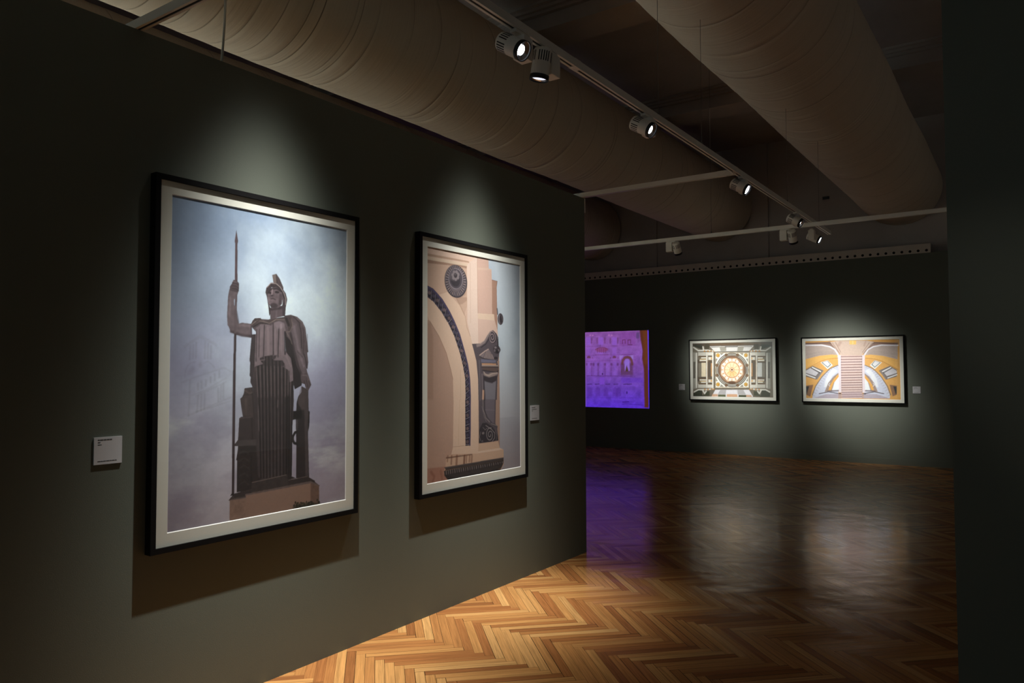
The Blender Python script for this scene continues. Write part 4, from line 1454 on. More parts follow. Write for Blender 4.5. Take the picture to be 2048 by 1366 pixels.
ART_3 = """
P 6e6658 1 0 0 -7 1477 -15 1471 986 -12 978
P 4f4233 1 6 12 5 1455 0 1448 87 12 62
P 6b573f 0.8 10 238 10 1241 17 1240 60 237 50
P 8d8b80 1 0 16 165 91 167 83 817 8 818
P 565148 1 3 20 337 63 338 59 635 16 635
P c8c5bb 1 3 67 178 96 178 88 806 59 806
P 4c4238 1 4 99 304 263 306 258 691 94 692
P b9b6ab 1 3 112 167 265 169 264 238 111 235
P b9b6ab 1 3 104 726 258 725 256 804 103 806
P 5e4c36 1 0 117 226 258 228 258 251 116 249
P d7d3c6 1 0 164 253 258 255 258 277 163 276
P c9ab72 0.8 0 140 281 258 283 257 297 140 295
P d7d3c6 1 0 134 299 257 300 257 323 133 321
P 5e4c36 1 0 115 321 257 323 257 342 115 341
P 5e4c36 1 0 111 626 253 625 253 643 111 644
P d7d3c6 1 0 129 648 253 648 252 671 129 671
P c9ab72 0.8 0 135 678 252 677 252 689 134 689
P d7d3c6 1 0 158 689 252 689 252 708 158 709
P 5e4c36 1 0 110 717 252 716 251 739 110 740
P cbbfa4 1 3 172 356 257 357 253 606 169 606
P 807a6c 0.7 6 115 361 168 362 165 612 112 612
P d3cfc4 1 3 265 169 290 170 281 804 256 804
P a37a46 0.7 2 281 306 290 306 285 691 276 691
P 54493c 1 3 290 340 387 341 384 623 286 623
P b98b5a 0.9 3 350 363 373 363 370 600 347 600
P cfcbc0 1 3 292 170 392 172 391 228 291 227
P cfcbc0 1 3 284 747 384 747 383 803 283 804
P 5b4934 1 0 299 229 389 230 389 253 299 252
P d9d5ca 0.9 3 305 255 375 256 374 307 304 306
P c99a4e 0.9 3 351 261 375 262 374 301 351 301
P 5b4934 1 0 298 308 388 309 387 341 298 340
P 5b4934 1 0 294 625 384 625 383 648 294 648
P d9d5ca 0.9 3 299 655 369 654 368 707 299 708
P c99a4e 0.9 3 340 662 369 662 369 696 340 696
P 5b4934 1 0 293 711 382 711 382 735 292 736
P dedad0 1 3 376 171 401 172 393 803 367 803
P 6b6355 1 4 401 177 431 178 423 803 393 803
P 343427 1 4 24 28 190 31 189 123 24 56
P 423c2c 1 4 238 21 331 23 321 114 236 112
P 2f3324 1 4 13 904 109 840 179 862 184 935 213 963 12 967
P 3b3f2c 1 4 226 872 320 860 319 945 190 952
S d5d3c9 0.9 4 25.5 23 74 112 133 283 130 399 149
S d5d3c9 0.9 4 22.5 202 66 213 123
S d5d3c9 0.9 4 23 25 875 103 834 274 829 390 814
S d5d3c9 0.9 4 25.5 191 850 220 901 250 861
E a9752f 0.85 5 230 146 16 16
E a9752f 0.85 5 295 147 16 16
E a9752f 0.85 5 353 143 16 15
E a9752f 0.85 5 405 149 16 16
E a9752f 0.85 5 227 825 16 16
E a9752f 0.85 5 285 827 17 15
E a9752f 0.85 5 355 820 17 16
E a9752f 0.85 5 396 823 16 16
P 8d8b80 1 0 1409 189 1341 187 1332 805 1399 804
P 565148 1 3 1401 351 1362 350 1358 631 1396 631
P c8c5bb 1 3 1363 199 1337 198 1327 794 1353 794
P 4c4238 1 4 1331 317 1181 316 1175 686 1325 686
P b9b6ab 1 3 1323 187 1183 185 1182 250 1322 252
P b9b6ab 1 3 1315 718 1175 719 1173 795 1314 794
P 5e4c36 1 0 1317 243 1188 242 1187 263 1317 265
P d7d3c6 1 0 1274 268 1187 267 1187 289 1273 290
P c9ab72 0.8 0 1295 295 1187 294 1186 307 1294 308
P d7d3c6 1 0 1300 312 1186 310 1186 332 1299 333
P 5e4c36 1 0 1315 333 1186 332 1186 351 1315 352
P 5e4c36 1 0 1311 623 1182 623 1181 641 1311 640
P d7d3c6 1 0 1294 645 1181 645 1181 667 1294 666
P c9ab72 0.8 0 1289 673 1181 673 1181 684 1288 684
P d7d3c6 1 0 1267 684 1181 684 1180 703 1267 702
P 5e4c36 1 0 1310 710 1180 710 1180 732 1309 731
P b9bab6 1 3 1263 366 1186 365 1182 605 1260 605
P 807a6c 0.7 6 1315 371 1267 371 1263 610 1311 610
P d3cfc4 1 3 1183 185 1160 184 1151 796 1173 795
P a37a46 0.7 2 1165 316 1156 315 1150 687 1159 687
P 54493c 1 3 1155 348 1064 347 1060 621 1151 621
P b98b5a 0.9 3 1098 370 1077 369 1073 599 1095 599
P cfcbc0 1 3 1158 184 1064 183 1063 238 1157 239
P cfcbc0 1 3 1149 741 1056 742 1055 796 1149 796
P 5b4934 1 0 1150 241 1065 240 1065 262 1149 263
P d9d5ca 0.9 3 1144 266 1078 265 1077 315 1143 315
P c99a4e 0.9 3 1100 271 1078 271 1078 309 1099 309
P 5b4934 1 0 1148 318 1064 317 1064 347 1148 348
P 5b4934 1 0 1144 623 1060 624 1059 645 1143 645
P d9d5ca 0.9 3 1138 652 1072 652 1072 703 1137 703
P c99a4e 0.9 3 1099 659 1072 660 1072 692 1099 692
P 5b4934 1 0 1142 706 1058 707 1058 731 1142 730
P dedad0 1 3 1079 183 1055 183 1046 797 1070 796
P 6b6355 1 4 1055 188 1027 188 1017 797 1046 797
P 343427 1 4 1405 59 1255 55 1254 142 1405 86
P 423c2c 1 4 1212 43 1125 41 1133 129 1211 131
P 2f3324 1 4 1392 885 1308 827 1243 849 1236 920 1209 947 1391 944
P 3b3f2c 1 4 1200 860 1113 850 1112 932 1231 936
S d5d3c9 0.9 4 23.5 1405 102 1324 155 1167 146 1058 161
S d5d3c9 0.9 4 22 1244 88 1232 142
S d5d3c9 0.9 4 22 1382 858 1313 821 1157 819 1048 807
S d5d3c9 0.9 4 24 1232 838 1205 887 1178 850
E a9752f 0.85 5 1216 163 15 16
E a9752f 0.85 5 1156 162 15 16
E a9752f 0.85 5 1102 156 15 15
E a9752f 0.85 5 1052 161 16 15
E a9752f 0.85 5 1200 815 15 15
E a9752f 0.85 5 1146 817 15 16
E a9752f 0.85 5 1081 813 15 15
E a9752f 0.85 5 1042 816 16 16
P d8d6d2 1 3 331 63 1126 69 1043 160 422 161
P 85806f 0.8 4 510 72 636 75 635 153 532 157
P 85806f 0.8 4 844 79 956 76 932 158 832 157
P 3e3b33 0.9 2 613 69 842 70 842 88 613 88
P 56524a 0.8 2 348 71 510 72 510 86 365 87
P 56524a 0.8 2 956 77 1104 76 1093 91 955 90
S 5f574a 0.8 4 14 422 163 1042 165
P dcdade 1 3 353 959 1102 951 1032 830 425 836
P a9a6a6 0.9 4 517 835 625 834 613 912 470 914
P a9a6a6 0.9 4 822 832 928 831 976 918 832 915
P 5d6146 1 0 470 912 609 912 608 957 469 957
P 4c5039 1 0 841 916 976 916 976 953 840 955
P c79c78 0.9 4 372 911 470 912 469 957 353 959
P cf9c70 0.9 5 635 910 821 909 826 953 629 957
P c79c78 0.9 4 982 916 1069 917 1080 951 981 953
P e4e2da 1 0 431 172 1037 182 1027 791 423 797
S b59a62 0.8 2 8 436 179 1031 189 1022 786 428 791 436 179
P 807a6a 0.9 3 514 187 594 188 542 230
P 807a6a 0.9 3 943 194 876 193 925 236
P 807a6a 0.9 3 506 785 586 784 535 740
P 807a6a 0.9 3 934 781 867 782 918 737
P 807a6a 0.9 3 441 285 441 353 478 286
P 807a6a 0.9 3 1021 292 1020 358 985 292
P 807a6a 0.9 3 436 685 437 623 473 684
P 807a6a 0.9 3 1015 682 1016 621 980 682
E 8a6a30 1 0 479 224 36 35
E d9a84a 1 0 479 224 29 28
E 7e5a2a 0.8 4 484 227 10 12
E 8a6a30 1 0 981 229 34 34
E d9a84a 1 0 981 229 27 27
E 7e5a2a 0.8 4 985 232 10 12
E 8a6a30 1 0 472 737 36 35
E d9a84a 1 0 472 737 29 28
E 7e5a2a 0.8 4 477 740 10 13
E 8a6a30 1 0 973 734 34 34
E d9a84a 1 0 973 734 28 27
E 7e5a2a 0.8 4 978 737 10 12
E 4b463c 1 0 728 483 292 298
E d9d6cc 1 0 728 483 277 282
E 3e3a33 1 0 728 483 268 273
E c9c5b8 1 0 728 483 255 260
E 56483a 1 0 728 483 246 251
E 8e6b4e 1 0 728 483 233 238
E a27e62 1 6 728 483 219 222
E 6a4c2c 0.9 6 628 220 30 29
E 6a4c2c 0.9 6 833 223 29 29
E 6a4c2c 0.9 6 621 751 29 29
E 6a4c2c 0.9 6 826 749 29 29
E 6a4c2c 0.9 6 456 398 30 29
E 6a4c2c 0.9 6 454 578 29 29
E 6a4c2c 0.9 6 997 402 29 28
E 6a4c2c 0.9 6 994 578 29 28
E 4a2e1a 0.8 10 725 705 68 25
E 6e4a30 0.6 10 732 250 90 20
E 5f4028 0.5 10 493 482 23 79
E 5f4028 0.6 10 961 484 22 77
P edd2b6 1 0 922 563 888 591 857 615 834 646 806 681 764 676 726 671 688 676 644 681 617 646 594 615 564 591 530 563 535 518 541 479 537 440 532 395 567 367 598 343 622 312 650 277 693 283 731 289 769 284 812 279 839 315 861 346 891 370 924 398 919 442 913 481 917 519
E fbeedd 0.9 6 893 514 24 24
E c98d56 0.7 5 896 480 10 14
E fbeedd 0.9 6 867 575 24 25
E c98d56 0.7 5 883 546 10 13
E fbeedd 0.9 6 820 623 24 24
E c98d56 0.7 5 846 601 10 14
E fbeedd 0.9 6 759 649 25 24
E c98d56 0.7 5 791 639 10 13
E fbeedd 0.9 6 693 649 25 24
E c98d56 0.7 5 726 652 10 13
E fbeedd 0.9 6 632 623 25 25
E c98d56 0.7 5 661 639 11 13
E fbeedd 0.9 6 586 576 25 24
E c98d56 0.7 5 607 602 10 13
E fbeedd 0.9 6 561 513 25 25
E c98d56 0.7 5 570 546 11 13
E fbeedd 0.9 6 562 445 25 25
E c98d56 0.7 5 558 479 11 14
E fbeedd 0.9 6 588 383 26 25
E c98d56 0.7 5 572 413 11 13
E fbeedd 0.9 6 636 336 25 24
E c98d56 0.7 5 610 357 10 13
E fbeedd 0.9 6 698 310 25 25
E c98d56 0.7 5 666 320 10 13
E fbeedd 0.9 6 764 311 25 25
E c98d56 0.7 5 731 307 10 14
E fbeedd 0.9 6 824 337 25 25
E c98d56 0.7 5 795 321 10 14
E fbeedd 0.9 6 870 385 24 24
E c98d56 0.7 5 849 359 10 13
E fbeedd 0.9 6 894 447 24 24
E c98d56 0.7 5 885 415 10 13
S b9763f 0.7 3 8 852 533 918 561
S b9763f 0.7 3 8 778 608 805 674
S b9763f 0.7 3 8 675 608 646 675
S b9763f 0.7 3 8 602 533 533 561
S b9763f 0.7 3 8 604 426 535 398
S b9763f 0.7 3 7.5 678 351 651 284
S b9763f 0.7 3 8 782 352 811 286
S b9763f 0.7 3 7 854 427 921 400
S c07f45 0.8 6 15.5 857 480 862 507 847 530 841 558 818 573 803 596 776 601 753 617 727 611 700 617 677 601 650 596 635 573 613 558 608 530 592 507 599 479 593 452 609 429 615 401 638 386 654 363 681 358 704 342 730 348 757 343 780 359 806 364 821 387 843 403 848 430 863 453 857 480
E f6dcb4 1 8 728 480 122 124
E f0b968 0.6 30 728 544 78 56
S cf8f52 0.8 3 8 769 480 850 480
S cf8f52 0.8 3 7.5 761 503 825 553
S cf8f52 0.8 3 7.5 740 518 764 598
S cf8f52 0.8 3 8 715 518 689 598
S cf8f52 0.8 3 8 695 503 629 553
S cf8f52 0.8 3 8 688 480 606 479
S cf8f52 0.8 3 8 696 456 631 406
S cf8f52 0.8 3 7.5 716 442 693 361
S cf8f52 0.8 3 8 742 442 768 362
S cf8f52 0.8 3 7.5 762 456 828 407
E c38a58 1 0 729 478 41 41
E f2e2c8 1 0 729 478 30 30
E b77b4a 1 0 729 478 20 20
E 140d0a 1 0 729 478 10 10
"""
ART_4 = """
P d5a35a 1 0 -13 -34 1454 -10 1443 960 -20 966
P 8f7468 1 8 1 30 394 18 549 53 546 207 1 72
S 6e5348 0.8 12 25.5 6 35 107 43 236 37 355 36 432 50
P d9a154 1 6 2 -18 395 -13 374 23 1 30
P b3a39b 1 4 1 67 275 70 393 96 470 144 526 207 545 259 515 320 429 236 233 254 -3 309
S e0dbe0 1 5 24.5 1 70 266 72 393 101 470 149 516 227 529 320 526 834
S 8f8078 0.6 6 8.5 33 273 253 223 468 221
S a0928a 0.4 24 41 13 230 253 192 430 195
P e2b062 1 5 -3 314 233 254 429 236 516 248 515 289 389 298 231 348 -6 477
S a56f2a 0.9 3 8.5 -6 474 131 400 251 338 369 303 515 291
P d9a65e 1 3 -6 483 131 405 251 343 369 308 515 299 513 413 386 463 256 598 144 744 71 965 -15 966
P efe9e4 1 2 245 364 359 329 436 412 356 476
P 5b6f70 1 2 260 364 359 334 411 402 357 453
P dddde0 1 2 277 364 354 341 395 397 357 437
P 77716f 1 3 7 483 120 420 292 499 176 650 5 598
P c9c7cc 1 3 6 504 90 452 218 525 157 598 5 556
S f2eff0 1 3 18.5 110 441 238 510
S efeef0 1 3 16.5 7 562 152 617
S 433d3d 0.9 3 12.5 90 452 223 534
S 5a5354 0.9 3 12.5 8 541 157 590
S 8b8380 0.8 4 20 268 504 186 629
P 8b6a52 1 3 2 751 125 734 76 933 -1 903
P 37393a 1 2 2 767 59 761 17 892 0 893
S d6a05a 0.9 4 14.5 125 739 71 944
P c4c8d8 1 3 513 413 425 453 326 525 246 619 164 755 112 891 106 964 512 957 536 464
S 7e6c5c 0.9 6 14.5 513 407 386 463 256 603 154 760 102 902
S 948c92 0.7 3 6.5 513 413 545 431
S 948c92 0.7 3 5.5 468 425 501 443
S 948c92 0.7 3 6 435 444 468 463
S 948c92 0.7 3 6 405 467 438 486
S 948c92 0.7 3 6 377 493 409 512
S 948c92 0.7 3 6 350 522 383 541
S 948c92 0.7 3 5.5 324 553 356 571
S 948c92 0.7 3 6.5 298 585 331 604
S 948c92 0.7 3 5.5 273 620 307 639
S 948c92 0.7 3 6 249 656 282 675
S 948c92 0.7 3 5.5 225 694 259 712
S 948c92 0.7 3 6 202 733 235 751
S 948c92 0.7 3 6 179 773 212 791
S 948c92 0.7 3 6 156 815 190 833
S 948c92 0.7 3 6.5 134 857 167 876
S 948c92 0.7 3 6.5 112 901 145 920
P e4e6ef 0.8 12 444 464 385 525 324 629 292 774 341 774 423 587 511 505
P 97857c 1 4 520 536 442 598 362 701 301 852 418 835 459 690 529 598
P d9a253 1 3 520 556 446 639 381 753 360 825 404 820 440 711 529 608
S d4d2d6 0.9 4 9.5 382 701 362 732 381 753
P dfe3ef 1 4 527 598 459 690 418 819 525 818
S 4c4145 0.95 5 13.5 212 877 359 846 533 874
S 6b5a5c 0.8 8 24.5 350 836 515 823
P a3939c 0.75 8 106 964 320 888 562 879 560 956
P 8f7468 1 8 1405 63 1049 34 901 61 898 213 1405 103
S 6e5348 0.8 12 23 1401 68 1312 71 1195 60 1085 53 1012 64
P d9a154 1 6 1406 19 1050 4 1067 40 1405 63
P b3a39b 1 4 1405 98 1158 89 1048 110 973 154 916 213 897 263 923 324 1008 245 1190 268 1400 325
S e0dbe0 1 5 22 1405 101 1167 92 1048 115 973 159 925 234 909 324 893 829
S 8f8078 0.6 6 7.5 1370 290 1173 237 972 229
S a0928a 0.4 24 37.5 1388 251 1174 207 1009 205
P e2b062 1 5 1400 330 1190 268 1008 245 925 254 924 294 1044 306 1189 357 1397 483
S a56f2a 0.9 3 7.5 1397 480 1278 408 1171 347 1062 311 924 296
P d9a65e 1 3 1397 488 1278 413 1171 352 1062 316 924 304 922 415 1041 466 1157 596 1253 735 1312 942 1387 941
P efe9e4 1 2 1175 372 1071 336 996 416 1068 478
P 5b6f70 1 2 1161 372 1071 341 1019 406 1068 456
P dddde0 1 2 1146 372 1075 348 1035 402 1069 441
P 77716f 1 3 1385 488 1286 428 1127 502 1228 646 1383 596
P c9c7cc 1 3 1385 507 1313 458 1194 527 1247 596 1384 557
S f2eff0 1 3 17 1295 448 1176 512
S efeef0 1 3 14.5 1382 562 1251 614
S 433d3d 0.9 3 11.5 1313 458 1190 535
S 5a5354 0.9 3 11.5 1382 542 1247 588
S 8b8380 0.8 4 19 1149 507 1219 626
P 8b6a52 1 3 1380 739 1271 725 1308 913 1377 882
P 37393a 1 2 1380 754 1329 749 1362 872 1377 872
S d6a05a 0.9 4 13 1271 730 1312 923
P c4c8d8 1 3 922 415 1004 456 1094 527 1165 616 1235 745 1277 874 1280 943 902 950 897 466
S 7e6c5c 0.9 6 13.5 922 410 1041 466 1157 601 1244 750 1286 883
S 948c92 0.7 3 5.5 922 415 890 433
S 948c92 0.7 3 6 964 428 932 446
S 948c92 0.7 3 6 995 447 963 465
S 948c92 0.7 3 5.5 1022 470 991 488
S 948c92 0.7 3 6 1048 495 1017 513
S 948c92 0.7 3 5.5 1073 523 1041 541
S 948c92 0.7 3 6 1096 553 1064 571
S 948c92 0.7 3 6 1118 585 1087 603
S 948c92 0.7 3 5.5 1140 618 1108 636
S 948c92 0.7 3 5.5 1161 652 1130 670
S 948c92 0.7 3 5.5 1181 688 1150 706
S 948c92 0.7 3 6 1201 725 1170 743
S 948c92 0.7 3 5.5 1221 763 1190 781
S 948c92 0.7 3 6 1240 802 1209 820
S 948c92 0.7 3 5.5 1259 842 1228 861
S 948c92 0.7 3 6 1277 884 1246 902
P e4e6ef 0.8 12 985 466 1039 526 1092 627 1117 766 1071 767 1001 587 920 506
P 97857c 1 4 910 536 983 597 1054 697 1106 841 997 828 963 687 899 597
P d9a253 1 3 910 557 977 637 1035 747 1052 817 1011 812 981 707 899 607
S d4d2d6 0.9 4 10 1036 697 1054 727 1035 747
P dfe3ef 1 4 901 597 963 687 997 813 895 814
S 4c4145 0.95 5 13.5 1187 863 1052 837 885 869
S 6b5a5c 0.8 8 23 1061 827 904 819
P a3939c 0.75 8 1280 943 1087 876 857 875 855 951
P c7b1a3 1 4 404 29 530 11 955 17 1065 45 934 183 881 253 559 249 517 186
S 8f7365 0.8 3 9.5 433 40 545 218
S 8f7365 0.8 3 9 481 31 560 197
S 8f7365 0.8 3 8.5 992 48 887 203
S 8f7365 0.8 3 8.5 1038 54 900 223
S a9877a 0.5 20 40 559 33 529 83
S a9877a 0.5 20 29 937 32 917 92
P e8bc6c 1 1 695 -5 797 -2 795 75 695 71
S f3d69a 0.5 10 20 745 7 745 58
P cbb4ae 1 2 555 248 890 253 868 945 565 951
P d9cdd3 1 3 526 238 566 249 562 859 524 859
P d9cdd3 1 3 881 253 918 244 919 854 879 859
S a58f90 0.8 3 8 566 254 564 859
S a58f90 0.8 3 8 878 258 872 859
S 7a544c 0.95 4 10.5 562 270 878 268
S ddc9c6 0.6 6 9 568 285 874 284
S 6f4c4a 0.95 4 11.5 562 315 877 313
S ddc9c6 0.6 6 9 567 330 873 329
S 6c5055 0.95 4 11 562 360 876 356
S ddc9c6 0.6 6 9.5 567 374 872 372
S 7a544c 0.95 4 11 562 403 875 400
S ddc9c6 0.6 6 9 566 418 871 416
S 6f4c4a 0.95 4 11 562 447 875 442
S ddc9c6 0.6 6 8.5 565 461 870 458
S 6c5055 0.95 4 11 562 490 874 485
S ddc9c6 0.6 6 9 564 504 870 501
S 7a544c 0.95 4 11.5 561 532 873 526
S ddc9c6 0.6 6 9 563 546 869 542
S 6f4c4a 0.95 4 11 561 574 872 567
S ddc9c6 0.6 6 9.5 563 588 868 584
S 6c5055 0.95 4 11.5 561 615 871 608
S ddc9c6 0.6 6 9 562 629 867 624
S 7a544c 0.95 4 11 561 656 871 648
S ddc9c6 0.6 6 9 561 670 866 664
S 6f4c4a 0.95 4 11.5 561 696 870 688
S ddc9c6 0.6 6 9 560 710 866 704
S 6c5055 0.95 4 11 562 736 869 727
S ddc9c6 0.6 6 9.5 560 750 865 743
S 7a544c 0.95 4 11 562 775 868 766
S ddc9c6 0.6 6 9 559 789 864 782
S 6f4c4a 0.95 4 9 562 813 868 804
S ddc9c6 0.6 6 8.5 558 828 863 820
S 6c5055 0.95 4 9 562 852 867 841
S ddc9c6 0.6 6 9.5 557 866 863 858
S 7a544c 0.95 4 9 562 889 866 878
S ddc9c6 0.6 6 9 557 904 862 895
S 6f4c4a 0.95 4 9 562 926 865 915
S ddc9c6 0.6 6 8.5 556 941 861 931
P a08c98 0.5 14 562 854 872 849 870 945 562 951
E 4a3d40 0.9 4 538 869 17 11
E 4a3d40 0.9 4 911 869 17 10
"""
ART_S = """
S 6a3380 0.5 4 10.5 1186 35 2293 43
S 6a3380 0.5 4 10 1185 65 2293 72
S 6a3380 0.5 4 10.5 1184 291 2291 289
S 6a3380 0.5 4 10.5 1182 468 2289 458
S 6a3380 0.5 4 10.5 1181 584 2288 569
P 8a55c4 0.7 10 1202 109 1307 112 1306 270 1201 267
P 8a55c4 0.45 10 1206 304 1300 306 1299 464 1205 462
P 8a55c4 0.7 10 1484 116 1587 119 1585 276 1482 273
P 8a55c4 0.45 10 1488 310 1580 312 1578 468 1486 466
P 8a55c4 0.7 10 1786 125 1887 128 1886 282 1785 280
P 8a55c4 0.45 10 1790 316 1880 318 1879 472 1789 471
P 56264e 0.6 8 1310 118 1337 118 1336 240 1309 239
P 56264e 0.6 8 1440 121 1467 122 1466 243 1439 242
P 56264e 0.6 8 1610 126 1637 127 1635 247 1609 246
P 56264e 0.6 8 1730 129 1757 130 1756 249 1729 249
P 56264e 0.6 8 1896 134 1923 135 1921 253 1895 253
E a56ab0 0.8 4 1289 66 22 17
E a56ab0 0.8 4 1345 68 22 17
E a56ab0 0.8 4 1711 78 21 17
E a56ab0 0.8 4 1771 80 21 17
P 7c3f94 0.6 8 1956 35 2293 45 2291 291 1954 284
S 5a264a 0.8 5 15 2004 249 2005 178 2062 174 2062 245
S 5a264a 0.8 5 15 2121 252 2122 181 2179 177 2178 247
S 55264a 0.8 4 17.5 2117 270 2208 272
E 7d3a62 0.7 14 1547 359 141 51
S 54223e 0.6 4 10.5 1459 327 1450 418
S 54223e 0.6 4 10.5 1506 328 1498 418
S 54223e 0.6 4 10 1547 329 1538 419
S 54223e 0.6 4 10.5 1594 330 1586 420
S 54223e 0.6 4 10.5 1641 331 1633 421
S 54223e 0.7 3 9.5 1404 356 1486 316 1608 315 1682 356
S 54223e 0.7 3 10.5 1514 262 1507 316
S 5e2c58 0.6 3 10.5 1403 459 1701 458
S 5e2c58 0.6 3 10 1978 468 2225 465
P 5a2c1c 0.75 5 1214 529 1224 493 1259 483 1293 494 1302 531
P 5a2c1c 0.75 5 1791 536 1800 501 1833 490 1866 502 1875 537
P 5a2c38 0.7 4 1324 537 1341 503 1357 537
P 5a2c38 0.7 4 1731 542 1747 508 1763 542
P 5a2c38 0.7 4 1896 544 1912 511 1928 544
P a287d8 0.5 8 1939 485 2031 486 1978 545 1958 603
P a287d8 0.5 8 2167 488 2238 483 2230 618 2211 547
S 61371a 0.85 10 50 1993 639 2010 569 2056 522 2108 513 2160 529 2195 576 2208 653
P 54324a 0.75 18 1964 639 2223 641 2234 875 1962 875
P 8a66c8 0.95 5 2054 781 2049 628 2069 569 2114 552 2153 576 2164 781 2138 793 2096 675 2064 793
P 4a3420 0.9 5 2069 799 2096 678 2134 799
S 4a3420 0.6 6 15.5 1989 745 1975 804
P 8455c2 0.45 14 1212 609 1289 609 1287 876 1210 876
P 8455c2 0.45 14 1377 610 1454 611 1452 876 1375 876
P 8455c2 0.45 14 1500 611 1576 612 1574 876 1498 876
P 8455c2 0.45 14 1642 612 1717 613 1714 876 1639 876
P 8455c2 0.45 14 1809 614 1883 615 1880 875 1806 876
P 4c2150 0.65 8 1187 627 1231 627 1231 682 1186 681
P 4c2150 0.65 8 1291 627 1335 628 1334 682 1290 682
P 4c2150 0.65 8 1346 628 1389 628 1389 683 1345 682
P 4c2150 0.65 8 1448 629 1492 629 1491 683 1448 683
P 4c2150 0.65 8 1604 630 1647 630 1646 684 1603 684
P 4c2150 0.65 8 1745 631 1787 632 1787 685 1744 685
P 4c2150 0.65 8 1884 632 1926 633 1925 686 1883 686
S 552a68 0.45 10 20.5 1319 694 1318 876
S 552a68 0.45 10 20 1463 695 1461 876
S 552a68 0.45 10 20.5 1618 696 1617 876
S 552a68 0.45 10 20.5 1752 697 1750 876
S 552a68 0.45 10 20 1924 698 1922 875
S 4a2060 0.7 3 11 1207 876 1962 881 2208 887
E 2e1244 0.9 4 1559 840 15 19
S 3a1c5a 0.7 6 18.5 1221 1046 1315 1041
S 3a1c5a 0.7 6 18.5 1393 1045 1486 1039
S 3a1c5a 0.7 6 17 1630 1043 1721 1038
S 3a1c5a 0.7 6 17.5 1810 1042 1900 1036
S 3a1c5a 0.7 6 17 2020 1040 2108 1035
S 3a1c5a 0.7 6 18 2104 1040 2192 1034
P 492282 0.45 16 1225 1301 1229 1143 1281 1100 1333 1142 1335 1299
P 492282 0.45 16 1403 1298 1407 1141 1459 1099 1511 1140 1512 1296
P 492282 0.45 16 1586 1295 1590 1139 1642 1097 1692 1138 1693 1293
P 492282 0.45 16 1787 1291 1791 1137 1841 1095 1891 1136 1892 1289
P 492282 0.45 16 1866 1290 1870 1136 1920 1094 1970 1135 1971 1288
P 7440c0 0.7 8 1502 912 1610 912 1608 1055 1500 1056
S 46208a 0.5 4 10 1190 1314 2407 1298
E 2c1460 0.8 6 2089 1202 17 28
S 4a22a0 0.5 8 15 1812 1368 2229 1367
S 4a22a0 0.5 8 15.5 1812 1392 2228 1390
S 7d4fd8 0.4 4 7.5 1973 1064 2435 1078
S 2e0f70 0.7 6 19.5 1996 1388 2126 1377
S 35148a 0.6 6 14.5 1983 1427 2074 1418 2431 1436
P 5a2cc0 0.4 16 1974 923 2437 921 2436 968 1974 970
P 5a2cc0 0.35 16 1974 970 2436 968 2436 1014 1973 1017
S 6a3f88 0.5 4 12.5 1956 58 1948 272
S 8a62c0 0.5 8 17 2399 270 2411 387 2403 491 2377 596
P 4a3a66 0.7 8 2306 46 2370 48 2368 164 2305 163
P 552a1e 1 10 2377 1 2542 1 2554 1491 2462 1488 2457 759 2422 550 2436 410 2394 177
P 6b3a1c 0.6 30 2446 15 2534 12 2543 644 2471 666
P 4026e8 1 1 2538 -5 2562 -4 2571 1502 2546 1497
S 9a76ff 0.6 3 7 2554 19 2556 759
S a070c8 0.5 4 10.5 1183 16 1180 1484
"""
# ------------------------------------------------------------------ what is printed on the pictures
def lin(h):
    c = np.array([int(h[i:i + 2], 16) / 255 for i in (0, 2, 4)])
    return np.where(c < 0.04045, c / 12.92, ((c + 0.055) / 1.055) ** 2.4)

def vnoise(w, h, nx, ny, seed):
    r = np.random.RandomState(seed)
    g = r.rand(int(ny) + 3, int(nx) + 3)
    x = np.linspace(0, nx, w)
    y = np.linspace(0, ny, h)
    xi, yi = x.astype(int), y.astype(int)
    fx, fy = x - xi, y - yi
    fx = fx * fx * (3 - 2 * fx)
    fy = (fy * fy * (3 - 2 * fy))[:, None]
    a = g[yi][:, xi] * (1 - fx) + g[yi][:, xi + 1] * fx
    b = g[yi + 1][:, xi] * (1 - fx) + g[yi + 1][:, xi + 1] * fx
    return a * (1 - fy) + b * fy

def fbm(w, h, nx, ny, seed, octv=5, gain=0.55):
    o, s, a = np.zeros((h, w)), 0.0, 1.0
    for k in range(octv):
        o += a * vnoise(w, h, nx * 2 ** k, ny * 2 ** k, seed + k)
        s += a
        a *= gain
    return o / s

def soften(m, r):
    for ax in (0, 1):
        k = int(r)
        if k < 1:
            continue
        for _ in range(2):
            p = np.pad(m, [(k, k + 1) if a == ax else (0, 0) for a in (0, 1)], mode='edge')
            c = np.cumsum(p, axis=ax)
            n = 2 * k + 1
            m = (c[n:] - c[:-n]) / n if ax == 0 else (c[:, n:] - c[:, :-n]) / n
            if m.shape[ax] > 10 ** 6:
                break
    return m

